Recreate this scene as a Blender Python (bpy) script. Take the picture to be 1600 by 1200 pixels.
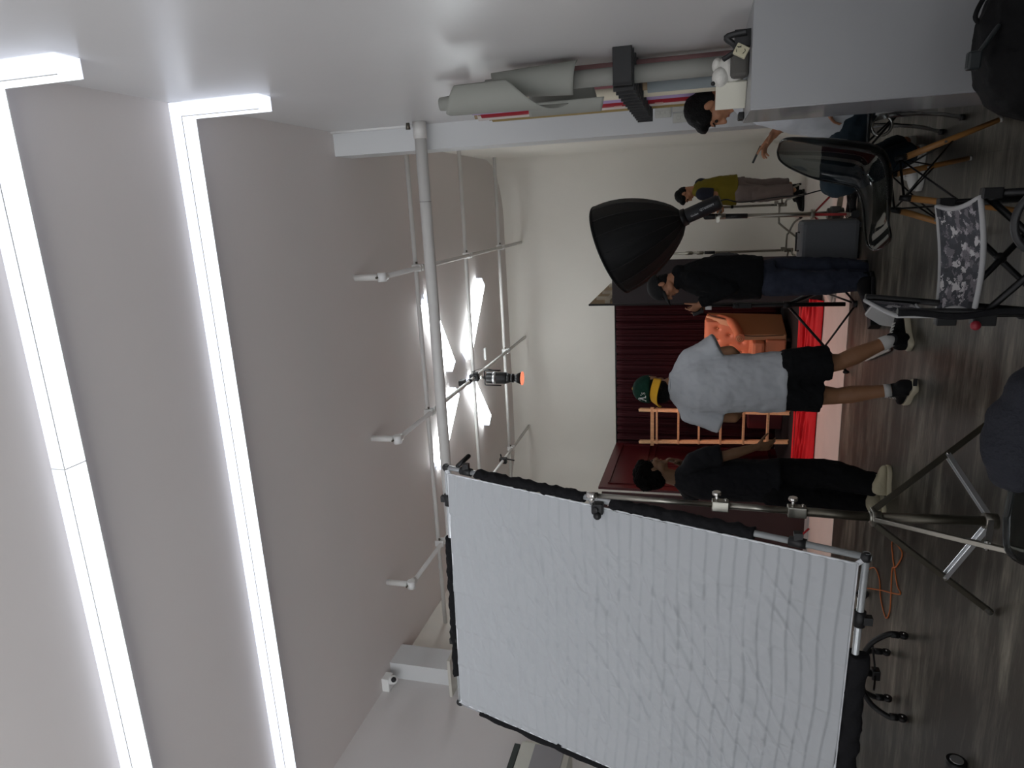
import bpy, bmesh, math, random
from mathutils import Vector, Matrix, noise
random.seed(7)
sc = bpy.context.scene
for o in list(bpy.data.objects): bpy.data.objects.remove(o)
COL = sc.collection

# ------------------------------------------------------------ camera (phone held sideways: the photo is turned 90 degrees)
YAW, PITCH, ROLL, FPX, EYE = -0.26138401, 0.26079321, 0.01839668, 1069.18, 1.32
fwd = Vector((math.sin(YAW)*math.cos(PITCH), math.cos(YAW)*math.cos(PITCH), math.sin(PITCH)))
rgt0 = Vector((math.cos(YAW), -math.sin(YAW), 0)); up0 = rgt0.cross(fwd)
RGT = rgt0*math.cos(ROLL) + up0*math.sin(ROLL)
UPV = -rgt0*math.sin(ROLL) + up0*math.cos(ROLL)
CAMP = Vector((0, 0, EYE))
cd = bpy.data.cameras.new('camera'); cam = bpy.data.objects.new('camera', cd); COL.objects.link(cam)
cd.sensor_fit = 'HORIZONTAL'; cd.sensor_width = 36.0; cd.lens = FPX/1600*36; cd.clip_start = 0.05; cd.clip_end = 60
cx, cy, cz = -UPV, RGT, -fwd           # image right = world down, image up = world right
m = Matrix(((cx.x, cy.x, cz.x, 0), (cx.y, cy.y, cz.y, 0), (cx.z, cy.z, cz.z, EYE), (0, 0, 0, 1)))
cam.matrix_world = m
sc.camera = cam
# ------------------------------------------------------------ world, exposure
sc.view_settings.view_transform = 'Standard'; sc.view_settings.look = 'None'
sc.view_settings.gamma = 1; sc.view_settings.use_curve_mapping = False
sc.view_settings.exposure = 0.0
w = bpy.data.worlds.new('world'); sc.world = w; w.use_nodes = True
wn = w.node_tree; bgn = wn.nodes['Background']          # sky fill entering the open back; brighter lower half added to lift the ceiling
tcw = wn.nodes.new('ShaderNodeTexCoord'); spx = wn.nodes.new('ShaderNodeSeparateXYZ'); mrw = wn.nodes.new('ShaderNodeMapRange')
wn.links.new(tcw.outputs['Generated'], spx.inputs[0]); wn.links.new(spx.outputs['Z'], mrw.inputs['Value'])
mrw.inputs['From Min'].default_value = -.12; mrw.inputs['From Max'].default_value = .06; mrw.inputs['To Min'].default_value = 4.2; mrw.inputs['To Max'].default_value = .68
wn.links.new(mrw.outputs[0], bgn.inputs[1]); bgn.inputs[0].default_value = (0.93, 0.96, 1.0, 1)
# warm gelled spotlight hanging over the set
sl = bpy.data.lights.new('set_spotlight', 'SPOT'); so = bpy.data.objects.new('set_spotlight', sl); COL.objects.link(so)
sl.color = (1.0, 0.36, 0.24); sl.energy = 100; sl.spot_size = math.radians(100); sl.spot_blend = 0.7; sl.shadow_soft_size = 0.05
SPOT_POS = Vector((-1.97, 7.30, 3.44)); SPOT_AIM = Vector((-2.25, 8.35, 0.3))
so.location = SPOT_POS; so.rotation_euler = (SPOT_AIM-SPOT_POS).to_track_quat('-Z', 'Y').to_euler()
# ------------------------------------------------------------ dimensions
ZC = 3.05; CEIL = EYE+ZC
XR, XL = 0.23*ZC, -1.56*ZC
YB = 3.62*ZC
YP0, YP1 = 1.855*ZC, 1.96*ZC

def ray(x, y): return fwd*FPX + RGT*(600-y) - UPV*(x-800)
def onZ(x, y, z=0.0): d = ray(x, y); return CAMP + d*((z-EYE)/d.z)
def onY(x, y, Y): d = ray(x, y); return CAMP + d*(Y/d.y)
def onX(x, y, X): d = ray(x, y); return CAMP + d*(X/d.x)
V = Vector

# ------------------------------------------------------------ materials
def lin(c):
    f = lambda v: (v/255/12.92) if v/255 <= 0.04045 else ((v/255+0.055)/1.055)**2.4
    return (f(c[0]), f(c[1]), f(c[2]), 1)
MATS = {}
def M(name, col, rough=0.6, metal=0.0, bump=0.0, bs=60.0, var=0.0, vs=4.0, stretch=(1, 1, 1), spec=0.5, trans=0.0, ior=1.45, emit=0.0, coat=0.0, alb=False, detail=6):
    if name in MATS: return MATS[name]
    mt = bpy.data.materials.new(name); mt.use_nodes = True; MATS[name] = mt
    nt = mt.node_tree; b = nt.nodes['Principled BSDF']
    c = lin(col)
    b.inputs['Base Color'].default_value = c; b.inputs['Roughness'].default_value = rough
    b.inputs['Metallic'].default_value = metal; b.inputs['Specular IOR Level'].default_value = spec
    b.inputs['Transmission Weight'].default_value = trans; b.inputs['IOR'].default_value = ior
    b.inputs['Coat Weight'].default_value = coat
    if emit: b.inputs['Emission Color'].default_value = c; b.inputs['Emission Strength'].default_value = emit
    tc = nt.nodes.new('ShaderNodeTexCoord'); mp = nt.nodes.new('ShaderNodeMapping'); mp.inputs['Scale'].default_value = stretch
    nt.links.new(tc.outputs['Object'], mp.inputs['Vector'])
    if var:
        n = nt.nodes.new('ShaderNodeTexNoise'); n.inputs['Scale'].default_value = vs; n.inputs['Detail'].default_value = detail
        nt.links.new(mp.outputs[0], n.inputs['Vector'])
        mr = nt.nodes.new('ShaderNodeMapRange'); mr.inputs['From Min'].default_value = .3; mr.inputs['From Max'].default_value = .7
        mr.inputs['To Min'].default_value = 1-var; mr.inputs['To Max'].default_value = 1+var
        nt.links.new(n.outputs['Fac'], mr.inputs['Value'])
        mx = nt.nodes.new('ShaderNodeVectorMath'); mx.operation = 'SCALE'; mx.inputs[0].default_value = c[:3]
        nt.links.new(mr.outputs[0], mx.inputs['Scale']); nt.links.new(mx.outputs[0], b.inputs['Base Color'])
    if bump:
        n2 = nt.nodes.new('ShaderNodeTexNoise'); n2.inputs['Scale'].default_value = bs; n2.inputs['Detail'].default_value = 4
        nt.links.new(mp.outputs[0], n2.inputs['Vector'])
        bp = nt.nodes.new('ShaderNodeBump'); bp.inputs['Strength'].default_value = bump; bp.inputs['Distance'].default_value = 0.01
        nt.links.new(n2.outputs['Fac'], bp.inputs['Height']); nt.links.new(bp.outputs[0], b.inputs['Normal'])
    return mt
def nodes(mt): return mt.node_tree.nodes, mt.node_tree.links, mt.node_tree.nodes['Principled BSDF']

wall_m = M('wall_paint', (214, 210, 208), .55, bump=.08, bs=9, var=.03, vs=1.5)
ceil_m = M('ceiling_paint', (222, 216, 213), .8, var=.02, vs=.8)
gloss_wall = M('gloss_wall_paint', (206, 205, 204), .34, bump=.2, bs=3.2, var=.02, vs=1.2, spec=.45, detail=3)
cyc_m = M('cyclorama_paint', (222, 217, 208), .6, var=.025, vs=1.1)
pipe_m = M('white_pipe_paint', (206, 204, 200), .45, var=.03, vs=8)
white_m = M('white_plastic', (222, 222, 220), .4)
grey_plate = M('switch_plastic', (190, 190, 182), .4)
black_m = M('black_plastic', (22, 22, 23), .45)
blackmetal = M('black_metal', (20, 20, 21), .35, metal=.3)
chrome = M('chrome_steel', (205, 203, 198), .18, metal=1)
steel = M('brushed_steel', (150, 147, 138), .32, metal=1, bump=.05, bs=200)
dsteel = M('dull_steel', (104, 100, 90), .42, metal=1)
alu = M('aluminium_tube', (196, 198, 200), .3, metal=.85)
def lampmat(name, col, e_):      # milky acrylic that glows; low reflectance so that its own light sets its tone
    mt = M(name, (128, 128, 130), .5, spec=.3); b = mt.node_tree.nodes['Principled BSDF']
    b.inputs['Emission Color'].default_value = lin(col); b.inputs['Emission Strength'].default_value = e_; return mt
lamp_m = lampmat('lamp_diffuser', (238, 243, 255), 1.7); lampside_m = lampmat('lamp_side_diffuser', (226, 233, 250), 1.28)
lampbig_m = M('fill_strip_diffuser', (234, 240, 253), .5, emit=4.0)
xlamp_m = M('cross_lamp_diffuser', (240, 247, 250), .5, emit=13)
black_cloth = M('black_cloth', (26, 26, 28), .9, bump=.4, bs=40, spec=.2)
wood_m = M('beech_wood', (150, 106, 58), .45, var=.18, vs=14, stretch=(1, 1, .15))
pine_m = M('pine_wood', (208, 164, 122), .5, var=.12, vs=10, stretch=(6, 6, .5))
ply_m = M('raw_plywood', (150, 128, 100), .7, var=.08, vs=6)
skin_m = M('skin', (168, 118, 88), .5, var=.05, vs=12)
skin2_m = M('tanned_skin', (128, 96, 70), .5, var=.05, vs=12)
hair_m = M('black_hair', (9, 8, 8), .6, bump=.9, bs=120, spec=.2)
curl_m = M('curly_hair', (11, 9, 8), .85, bump=1.0, bs=70, spec=.1)

# ------------------------------------------------------------ mesh builder
def basis(z, hint=None):
    z = z.normalized(); h = hint or (V((0, 0, 1)) if abs(z.z) < .95 else V((1, 0, 0)))
    x = h.cross(z)
    if x.length < 1e-6: x = V((1, 0, 0)).cross(z)
    x.normalize(); y = z.cross(x)
    return x, y, z
def frame(x, y, z): return Matrix(((x.x, y.x, z.x), (x.y, y.y, z.y), (x.z, y.z, z.z)))
class MB:
    def __init__(s): s.v = []; s.f = []; s.sm = []
    def add(s, vs, fs, smooth=False):
        k = len(s.v); s.v += [V(p) for p in vs]; s.f += [tuple(i+k for i in f) for f in fs]; s.sm += [smooth]*len(fs); return s
    def box(s, c, size, R=None):
        c = V(c); hx, hy, hz = [a/2 for a in size]
        vs = [V((x, y, z)) for x in (-hx, hx) for y in (-hy, hy) for z in (-hz, hz)]
        if R is not None: vs = [R@p for p in vs]
        return s.add([c+p for p in vs], [(0, 1, 3, 2), (4, 6, 7, 5), (0, 4, 5, 1), (2, 3, 7, 6), (0, 2, 6, 4), (1, 5, 7, 3)])
    def bx(s, x0, x1, y0, y1, z0, z1): return s.box(((x0+x1)/2, (y0+y1)/2, (z0+z1)/2), (abs(x1-x0), abs(y1-y0), abs(z1-z0)))
    def beam(s, a, b, w, h, hint=None):
        a, b = V(a), V(b); x, y, z = basis(b-a, hint); return s.box((a+b)/2, (w, h, (b-a).length), frame(x, y, z))
    def cyl(s, a, b, r0, r1=None, n=16, smooth=True):
        a, b = V(a), V(b); r1 = r0 if r1 is None else r1; x, y, z = basis(b-a); k = len(s.v)
        vs = []
        for c, r in ((a, r0), (b, r1)):
            vs += [c+(x*math.cos(t)+y*math.sin(t))*r for t in [2*math.pi*i/n for i in range(n)]]
        s.add(vs, [(i, (i+1) % n, n+(i+1) % n, n+i) for i in range(n)], smooth)
        s.f += [tuple(k+i for i in reversed(range(n))), tuple(k+n+i for i in range(n))]; s.sm += [False, False]
        return s
    def tube(s, pts, r, n=8, closed=False, flat=None):
        pts = [V(p) for p in pts]; N = len(pts); rs = r if isinstance(r, (list, tuple)) else [r]*N
        ux = None; rings = []
        for i, p in enumerate(pts):
            if closed: t = pts[(i+1) % N]-pts[i-1]
            else: t = pts[min(i+1, N-1)]-pts[max(i-1, 0)]
            if t.length < 1e-9: t = V((0, 0, 1))
            t.normalize()
            if ux is None: ux = basis(t)[0]
            ux = (ux-t*ux.dot(t))
            ux = ux.normalized() if ux.length > 1e-6 else basis(t)[0]
            uy = t.cross(ux); fl = flat or 1
            rings.append([p+(ux*math.cos(a)*fl+uy*math.sin(a))*rs[i] for a in [2*math.pi*j/n for j in range(n)]])
        return s.rings(rings, closed)
    def rings(s, rings, closed=False, cap=True, smooth=True):
        n = len(rings[0]); N = len(rings); vs = [p for r_ in rings for p in r_]; fs = []
        for i in range(N if closed else N-1):
            j = (i+1) % N
            fs += [(i*n+k, i*n+(k+1) % n, j*n+(k+1) % n, j*n+k) for k in range(n)]
        k0 = len(s.v); s.add(vs, fs, smooth)
        if cap and not closed:
            s.f += [tuple(k0+i for i in reversed(range(n))), tuple(k0+(N-1)*n+i for i in range(n))]; s.sm += [False, False]
        return s
    def ell(s, c, r, R=None, nu=16, nv=10):
        c = V(c); r = (r, r, r) if not isinstance(r, (tuple, list)) else r
        vs = [V((0, 0, -r[2]))]
        for j in range(1, nv):
            ph = -math.pi/2+math.pi*j/nv
            vs += [V((r[0]*math.cos(ph)*math.cos(2*math.pi*i/nu), r[1]*math.cos(ph)*math.sin(2*math.pi*i/nu), r[2]*math.sin(ph))) for i in range(nu)]
        vs.append(V((0, 0, r[2])))
        fs = [(0, 1+(i+1) % nu, 1+i) for i in range(nu)]
        for j in range(nv-2):
            fs += [(1+j*nu+i, 1+j*nu+(i+1) % nu, 1+(j+1)*nu+(i+1) % nu, 1+(j+1)*nu+i) for i in range(nu)]
        L = len(vs)-1; fs += [(L, 1+(nv-2)*nu+i, 1+(nv-2)*nu+(i+1) % nu) for i in range(nu)]
        if R is not None: vs = [R@p for p in vs]
        return s.add([c+p for p in vs], fs, True)
    def caps(s, a, b, ra, rb=None, n=14):
        rb = ra if rb is None else rb; a, b = V(a), V(b)
        if (b-a).length > 1e-5: s.cyl(a, b, ra, rb, n)
        s.ell(a, ra, None, n, 8); s.ell(b, rb, None, n, 8); return s
    def chain(s, pts, rs):
        for i in range(len(pts)-1): s.caps(pts[i], pts[i+1], rs[i], rs[i+1])
        return s
    def loft(s, secs, n=24, hint=None):
        # secs: (centre, xaxis, yaxis, rx, ry[, power])
        rings = []
        for sec in secs:
            c, xa, ya, rx, ry = sec[:5]; pw = sec[5] if len(sec) > 5 else 1.0
            rg = []
            for i in range(n):
                t = 2*math.pi*i/n; a, b_ = math.cos(t), math.sin(t)
                a = math.copysign(abs(a)**pw, a); b_ = math.copysign(abs(b_)**pw, b_)
                rg.append(V(c)+xa*(a*rx)+ya*(b_*ry))
            rings.append(rg)
        return s.rings(rings)
    def grid(s, fn, nu, nv, smooth=True):
        vs = [V(fn(i/nu, j/nv)) for j in range(nv+1) for i in range(nu+1)]
        fs = [(j*(nu+1)+i, j*(nu+1)+i+1, (j+1)*(nu+1)+i+1, (j+1)*(nu+1)+i) for j in range(nv) for i in range(nu)]
        return s.add(vs, fs, smooth)
    def prism(s, pts, d):
        # closed planar polygon pts extruded by vector d
        pts = [V(p) for p in pts]; n = len(pts); d = V(d); k = len(s.v)
        s.add(pts+[p+d for p in pts], [(i, (i+1) % n, n+(i+1) % n, n+i) for i in range(n)])
        s.f += [tuple(k+i for i in reversed(range(n))), tuple(k+n+i for i in range(n))]; s.sm += [False, False]; return s
    def build(s, name, mt, parent=None, bevel=0, solid=0, remesh=0, smooth=0, disp=None, sub=0):
        loc = V(parent.location) if parent is not None else V((0, 0, 0))
        if parent is not None and parent.parent is not None: loc = V(parent.parent.location)+V(parent.location)
        base = loc
        own = V((0, 0, 0))
        me = bpy.data.meshes.new(name)
        if parent is None and s.v:
            lo = V([min(p[i] for p in s.v) for i in range(3)]); hi = V([max(p[i] for p in s.v) for i in range(3)])
            own = V(((lo.x+hi.x)/2, (lo.y+hi.y)/2, lo.z))
        me.from_pydata([tuple(p-base-own) for p in s.v], [], s.f)
        for p, sm in zip(me.polygons, s.sm): p.use_smooth = sm
        me.materials.append(mt); me.update()
        bm = bmesh.new(); bm.from_mesh(me); bmesh.ops.recalc_face_normals(bm, faces=bm.faces); bm.to_mesh(me); bm.free()
        o = bpy.data.objects.new(name, me); COL.objects.link(o)
        if parent is not None: o.parent = parent
        else: o.location = own
        if remesh:
            r = o.modifiers.new('remesh', 'REMESH'); r.mode = 'VOXEL'; r.voxel_size = remesh; r.use_smooth_shade = True
        if smooth:
            r = o.modifiers.new('smooth', 'SMOOTH'); r.iterations = smooth; r.factor = .5
        if disp:
            for k, (size, st) in enumerate(disp):
                tx = bpy.data.textures.new(name+'_wrinkle', 'CLOUDS'); tx.noise_scale = size; tx.noise_depth = 2
                r = o.modifiers.new('wrinkle', 'DISPLACE'); r.texture = tx; r.strength = st; r.mid_level = .5; r.texture_coords = 'LOCAL'
        if solid:
            r = o.modifiers.new('thickness', 'SOLIDIFY'); r.thickness = solid; r.offset = 0
        if sub:
            r = o.modifiers.new('subdivision', 'SUBSURF'); r.levels = sub; r.render_levels = sub
        if bevel:
            r = o.modifiers.new('bevel', 'BEVEL'); r.width = bevel; r.segments = 2; r.limit_method = 'ANGLE'
        return o
def tag(o, label, cat, group=None, kind=None):
    o['label'] = label; o['category'] = cat
    if group: o['group'] = group
    if kind: o['kind'] = kind
    return o
def thing(name, loc, label, cat, group=None):
    o = bpy.data.objects.new(name, None); COL.objects.link(o); o.location = V(loc); o.empty_display_size = .1
    return tag(o, label, cat, group)
def struct(name, mb, mt, **k):
    o = mb.build(name, mt, **k); o['kind'] = 'structure'; return o
def plabel(o, t): o['label'] = t; return o

def text_mesh(name, body, size, mt, parent, origin, xdir, ydir, extrude=.0008, align='CENTER'):
    cu = bpy.data.curves.new(name, 'FONT'); cu.body = body; cu.size = size; cu.extrude = extrude; cu.align_x = align; cu.align_y = 'CENTER'
    tmp = bpy.data.objects.new('tmp_text', cu); COL.objects.link(tmp)
    bpy.context.view_layer.update()
    me = bpy.data.meshes.new_from_object(tmp); bpy.data.objects.remove(tmp)
    xd, yd = V(xdir).normalized(), V(ydir).normalized(); zd = xd.cross(yd)
    off = V(parent.location) if parent.parent is None else V(parent.parent.location)+V(parent.location)
    for v in me.vertices: v.co = V(origin)+xd*v.co.x+yd*v.co.y+zd*v.co.z-off
    me.materials.clear(); me.materials.append(mt)
    o = bpy.data.objects.new(name, me); COL.objects.link(o); o.parent = parent; return o
def bez(pts, n=8):
    # Catmull-Rom through points
    pts = [V(p) for p in pts]; out = []
    for i in range(len(pts)-1):
        p0 = pts[max(i-1, 0)]; p1 = pts[i]; p2 = pts[i+1]; p3 = pts[min(i+2, len(pts)-1)]
        for k in range(n):
            t = k/n
            out.append(.5*((2*p1)+(p2-p0)*t+(2*p0-5*p1+4*p2-p3)*t*t+(3*p1-p0-3*p2+p3)*t**3))
    out.append(pts[-1]); return out
# ============================================================ ROOM
# floor: grey vinyl with dark streaks running across the room
fm = M('vinyl_floor', (104, 100, 92), .36, bump=.06, bs=30, stretch=(.35, 2.6, 1), spec=.5)
N_, L_, B_ = nodes(fm)
tc = N_.new('ShaderNodeTexCoord')
def nz(sx, sy, sc_, d=7, w_=0):
    mp = N_.new('ShaderNodeMapping'); mp.inputs['Scale'].default_value = (sx, sy, 1); mp.inputs['Location'].default_value = (w_, w_, 0)
    n = N_.new('ShaderNodeTexNoise'); n.inputs['Scale'].default_value = sc_; n.inputs['Detail'].default_value = d; n.inputs['Roughness'].default_value = .65
    L_.new(tc.outputs['Object'], mp.inputs[0]); L_.new(mp.outputs[0], n.inputs['Vector']); return n
a, b_, c_ = nz(.6, 3.5, 3.0), nz(.5, 1.1, 1.9, 5, 3), nz(1.6, 14, 4, 8, 9)
mx = N_.new('ShaderNodeMath'); mx.operation = 'ADD'; L_.new(a.outputs['Fac'], mx.inputs[0]); L_.new(b_.outputs['Fac'], mx.inputs[1])
mx2 = N_.new('ShaderNodeMath'); mx2.operation = 'MULTIPLY_ADD'; mx2.inputs[1].default_value = .5
L_.new(c_.outputs['Fac'], mx2.inputs[0]); L_.new(mx.outputs[0], mx2.inputs[2])
cr = N_.new('ShaderNodeValToRGB'); e = cr.color_ramp.elements
e[0].position = .42; e[0].color = lin((52, 48, 42)); e[1].position = .95; e[1].color = lin((140, 135, 122))
e2 = cr.color_ramp.elements.new(.66); e2.color = lin((93, 89, 80))
mr = N_.new('ShaderNodeMapRange'); mr.inputs['From Min'].default_value = .86; mr.inputs['From Max'].default_value = 1.62
L_.new(mx2.outputs[0], mr.inputs['Value']); L_.new(mr.outputs[0], cr.inputs[0])
bk = N_.new('ShaderNodeTexBrick'); bk.inputs['Scale'].default_value = 1.0; bk.inputs['Mortar Size'].default_value = .0018
bk.inputs['Brick Width'].default_value = 1.22; bk.inputs['Row Height'].default_value = .305
bk.inputs['Color1'].default_value = (1, 1, 1, 1); bk.inputs['Color2'].default_value = (.9, .9, .9, 1); bk.inputs['Mortar'].default_value = (.55, .55, .55, 1)
L_.new(tc.outputs['Object'], bk.inputs['Vector'])
mm = N_.new('ShaderNodeMix'); mm.data_type = 'RGBA'; mm.blend_type = 'MULTIPLY'; mm.inputs[0].default_value = .8
L_.new(cr.outputs[0], mm.inputs[6]); L_.new(bk.outputs[0], mm.inputs[7]); L_.new(mm.outputs[2], B_.inputs['Base Color'])
struct('floor', MB().bx(XL-.3, XR+2.2, -2.5, 6.62, -.1, 0), fm)
# ceiling
struct('ceiling', MB().bx(XL-.3, XR+2.2, -2.5, YB+.3, CEIL, CEIL+.12), ceil_m)
# right wall, left wall of the front room
struct('wall_right', MB().bx(XR, XR+.15, 2.6, YP0+.02, 0, CEIL).bx(XR, XR+.15, -2.5, 2.6, 0, CEIL), gloss_wall)
struct('wall_left', MB().bx(XL-.15, XL, -2.5, YP0+.02, 0, CEIL), wall_m)
# pillars
struct('trim_1', MB().bx(.164*ZC, XR+.15, YP0, YP1, 0, CEIL), M('pillar_paint', (204, 205, 205), .5, bump=.05, bs=8))
struct('trim_2', MB().bx(XL-.15, -1.50*ZC, YP0, YP1, 0, CEIL), M('pillar_paint', (208, 212, 215), .5))
# cyclorama: white floor, coved walls (plan outline with rounded corners, coved at the foot)
RC = .9; RF = .55
XcL, XcR = XL, XR
def plan(r_in):
    # outline at inset r_in from walls: from front of left wall round the back to the front of the right wall
    pts = []; R_ = max(RC-r_in, .02); YP1 = 6.62
    xl, xr, yb = XcL+r_in, XcR-r_in, YB-r_in
    pts.append(V((xl, YP1, 0)))
    for k in range(9):
        t = math.pi-(math.pi/2)*k/8; pts.append(V((xl+R_+R_*math.cos(t), yb-R_+R_*math.sin(t), 0)))
    for k in range(9):
        t = math.pi/2-(math.pi/2)*k/8; pts.append(V((xr-R_+R_*math.cos(t), yb-R_+R_*math.sin(t), 0)))
    pts.append(V((xr, YP1, 0)))
    return pts
prof = [(RF*(1-math.sin(a)), RF*(1-math.cos(a))) for a in [math.pi/2*k/8 for k in range(9)]]   # (inset, height)
rows = []
for ins, z in prof: rows.append([V((p.x, p.y, z+.004)) for p in plan(ins)])
rows.append([V((p.x, p.y, 2.0)) for p in plan(0)]); rows.append([V((p.x, p.y, CEIL)) for p in plan(0)])
n = len(rows[0])
for nm, i0, i1 in (('wall_cyclorama_left', 0, 1), ('wall_back', 1, n-2), ('wall_cyclorama_right', n-2, n-1)):
    mb = MB(); m_ = i1-i0+1
    mb.add([p for r_ in rows for p in r_[i0:i1+1]], [(j*m_+i, j*m_+i+1, (j+1)*m_+i+1, (j+1)*m_+i) for j in range(len(rows)-1) for i in range(m_-1)], True)
    struct(nm, mb, cyc_m)

struct('trim_3', MB().bx(XcL-.3, XcR+.3, 6.62, YB+.3, -.12, .003), M('cyclorama_floor_paint', (214, 204, 196), .42, var=.05, vs=3, bump=.03, bs=8))
struct('trim_4', MB().bx(XcL-.15, XcL-.001, YP1, YB+.2, 0, CEIL).bx(XcR+.001, XcR+.15, YP1, YB+.2, 0, CEIL).bx(XcL, XcR, YB+.001, YB+.2, 0, CEIL), cyc_m)

# ============================================================ CEILING LIGHTS
def strip(y0, w_, h, drop, x0, label, seams=(), lamp_m=lamp_m):
    t = thing('strip_light', ((x0+XR)/2, y0+w_/2, CEIL-h), label, 'ceiling light', 'long white strip lights wrapping from ceiling to wall')
    g = .004
    MB().bx(x0, XR-h*.0, y0+g, y0+w_-g, CEIL-g, CEIL).build('mounting_rail', M('lamp_rail', (120, 122, 126), .5), t)
    # side walls and bottom diffuser of the horizontal run
    MB().bx(x0, XR-h, y0, y0+.004, CEIL-h, CEIL-g).bx(x0, XR-h, y0+w_-.004, y0+w_, CEIL-h, CEIL-g).build('side_panel', lampside_m, t)
    MB().bx(x0, XR-h, y0+.004, y0+w_-.004, CEIL-h-.001, CEIL-h+.003).build('diffuser', lamp_m, t)
    # run down the wall
    MB().bx(XR-h, XR-g, y0, y0+.004, CEIL-drop, CEIL-g).bx(XR-h, XR-g, y0+w_-.004, y0+w_, CEIL-drop, CEIL-g).build('side_panel', lampside_m, t)
    MB().bx(XR-h-.001, XR-h+.003, y0+.004, y0+w_-.004, CEIL-drop, CEIL-h).build('diffuser', lamp_m, t)
    MB().bx(XR-h, XR-g, y0, y0+w_, CEIL-drop-.005, CEIL-drop).build('end_cap', lampside_m, t)
    ed = MB()
    for yy in (y0, y0+w_):
        ed.cyl((x0, yy, CEIL-h), (XR-h, yy, CEIL-h), .0022, n=6).cyl((XR-h, yy, CEIL-h), (XR-h, yy, CEIL-drop), .0022, n=6)
    ed.build('edge_profile', grey_plate, t)
    for sx in seams:
        MB().bx(sx, sx+.004, y0-.002, y0+w_+.002, CEIL-h-.003, CEIL-g).build('joint_seam', grey_plate, t)
    return t
strip(.806*ZC, .125, .085, .168*ZC, -1.40*ZC, 'bright white strip light nearest the camera, bending down the wall with the paper rolls', (-.372*ZC,))
strip(1.210*ZC, .125, .085, .200*ZC, -1.50*ZC, 'second bright strip light from the camera, between the first one and the large pipe')
strip(-.25*ZC, .125, .085, .2*ZC, -1.40*ZC, 'extra white strip light out of view behind the camera, added for fill', lamp_m=lampbig_m)  # unseen fixture added behind the camera to brighten the room
# cross of four tube boxes over the cyclorama
def xlamp(a, b, label):
    a = V((a[0], a[1], CEIL)); b = V((b[0], b[1], CEIL)); d = (b-a).normalized(); s_ = V((-d.y, d.x, 0)); hw = .085; h = .085
    t = thing('tube_light', (a+b)/2-V((0, 0, h)), label, 'ceiling light', 'cross of four tube lights on the studio ceiling')
    R_ = frame(s_, d, V((0, 0, 1)))
    MB().box((a+b)/2-V((0, 0, h/2)), (hw*2, (b-a).length, h-.002), R_).build('diffuser', xlamp_m, t)
    for e_ in (a-V((0, 0, h/2))-d*.006, b-V((0, 0, h/2))+d*.006): MB().box(e_, (hw*2+.006, .012, h+.004), R_).build('end_plate', lampside_m, t)
    MB().beam(b+V((0, 0, -.02)), b+d*.09+V((0, 0, -.02)), .012, .012).build('wire_clip', white_m, t)
def C_(x, y, k=.975): d = ray(x, y); q = d*(ZC*k/d.z); return (q.x, q.y)
xlamp(C_(733, 556), C_(754, 441), 'arm of the ceiling light cross nearest both the back wall and the paper rolls')
xlamp(C_(708, 572), C_(669, 468), 'arm of the ceiling light cross crossed by the large pipe, on the paper-roll side')
xlamp(C_(737, 594), C_(765, 656), 'arm of the ceiling light cross beside the hanging spotlight, towards the back wall')
xlamp(C_(714, 612), C_(688, 728), 'arm of the ceiling light cross ending above the top corner of the diffusion frame')
# junction wires and sensor on ceiling
jw = thing('light_wiring', (C_(700, 608)[0], C_(700, 608)[1], CEIL-.05), 'thin white loose wires and small box in the middle of the light cross', 'wire')
q = C_(702, 612, 1)
MB().tube(bez([(q[0]-.15, q[1]-.3, CEIL-.004), (q[0]-.05, q[1]-.25, CEIL-.05), (q[0], q[1]-.1, CEIL-.02), (q[0]+.05, q[1], CEIL-.06), (q[0], q[1]+.1, CEIL-.004)]), .004, 6).build('wire', grey_plate, jw)
MB().bx(q[0]-.03, q[0]+.03, q[1]-.03, q[1]+.03, CEIL-.03, CEIL).build('junction_box', white_m, jw)
q = C_(757, 553, 1)
tag(MB().bx(q[0]-.09, q[0]+.09, q[1]-.03, q[1]+.03, CEIL-.03, CEIL).build('ceiling_sensor', white_m, bevel=.005), 'small white rectangular sensor on the ceiling between light cross and back wall', 'sensor')

# ============================================================ PIPES
ZP = EYE+.911*ZC
def cbend(p, t, r): t.tube(p, r, 10)
# big pipe
zb = EYE+.713*ZC; yb_ = 1.795*ZC; rb = .048
bp = thing('large_pipe', (-2.0, yb_, zb), 'thick white pipe spanning the room from the wall with the paper rolls', 'pipe')
MB().cyl((XR, yb_, zb), (-3.9, yb_, zb), rb, n=28).build('pipe_run', pipe_m, bp)
MB().cyl((XR, yb_, zb), (XR-.13, yb_, zb), rb+.006, n=28).build('end_socket', pipe_m, bp)
MB().cyl((XR-.62, yb_, zb), (XR-.624, yb_, zb), rb+.0012, n=28).build('joint_seam', M('pipe_seam', (120, 118, 116), .6), bp)
# small wall bolt above it and conduit in corner
tag(MB().tube([(XR-.006, YP0-.03, CEIL), (XR-.006, YP0-.03, zb+.12)], .012, 8).build('wall_conduit', white_m), 'thin white conduit running down the wall corner above the large pipe', 'conduit')
q = onX(637, 192, XR-.02); tag(MB().cyl(q, q-V((.05, 0, 0)), .015, .02, 8).build('wall_bolt', dsteel), 'small grey bolt in the wall above the end of the large pipe', 'bolt')
RP = .024
cross_y = []
for i, (px, py) in enumerate([(655, 500), (731, 470), (783, 470)]):
    d = ray(px, py); q = CAMP+d*((ZP+.06-EYE)/d.z); cross_y.append(q.y)
long_x = []
for px, py in [(560+0, 433), (585, 682), (606, 908)]:
    q = onZ(px, py, CEIL); long_x.append(q.x)
ylong0 = 1.897*ZC
lens_lab = ['white grid pipe along the ceiling nearest the paper-roll wall', 'white grid pipe along the ceiling that carries the spotlight', 'white grid pipe along the ceiling nearest the security camera']
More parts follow.
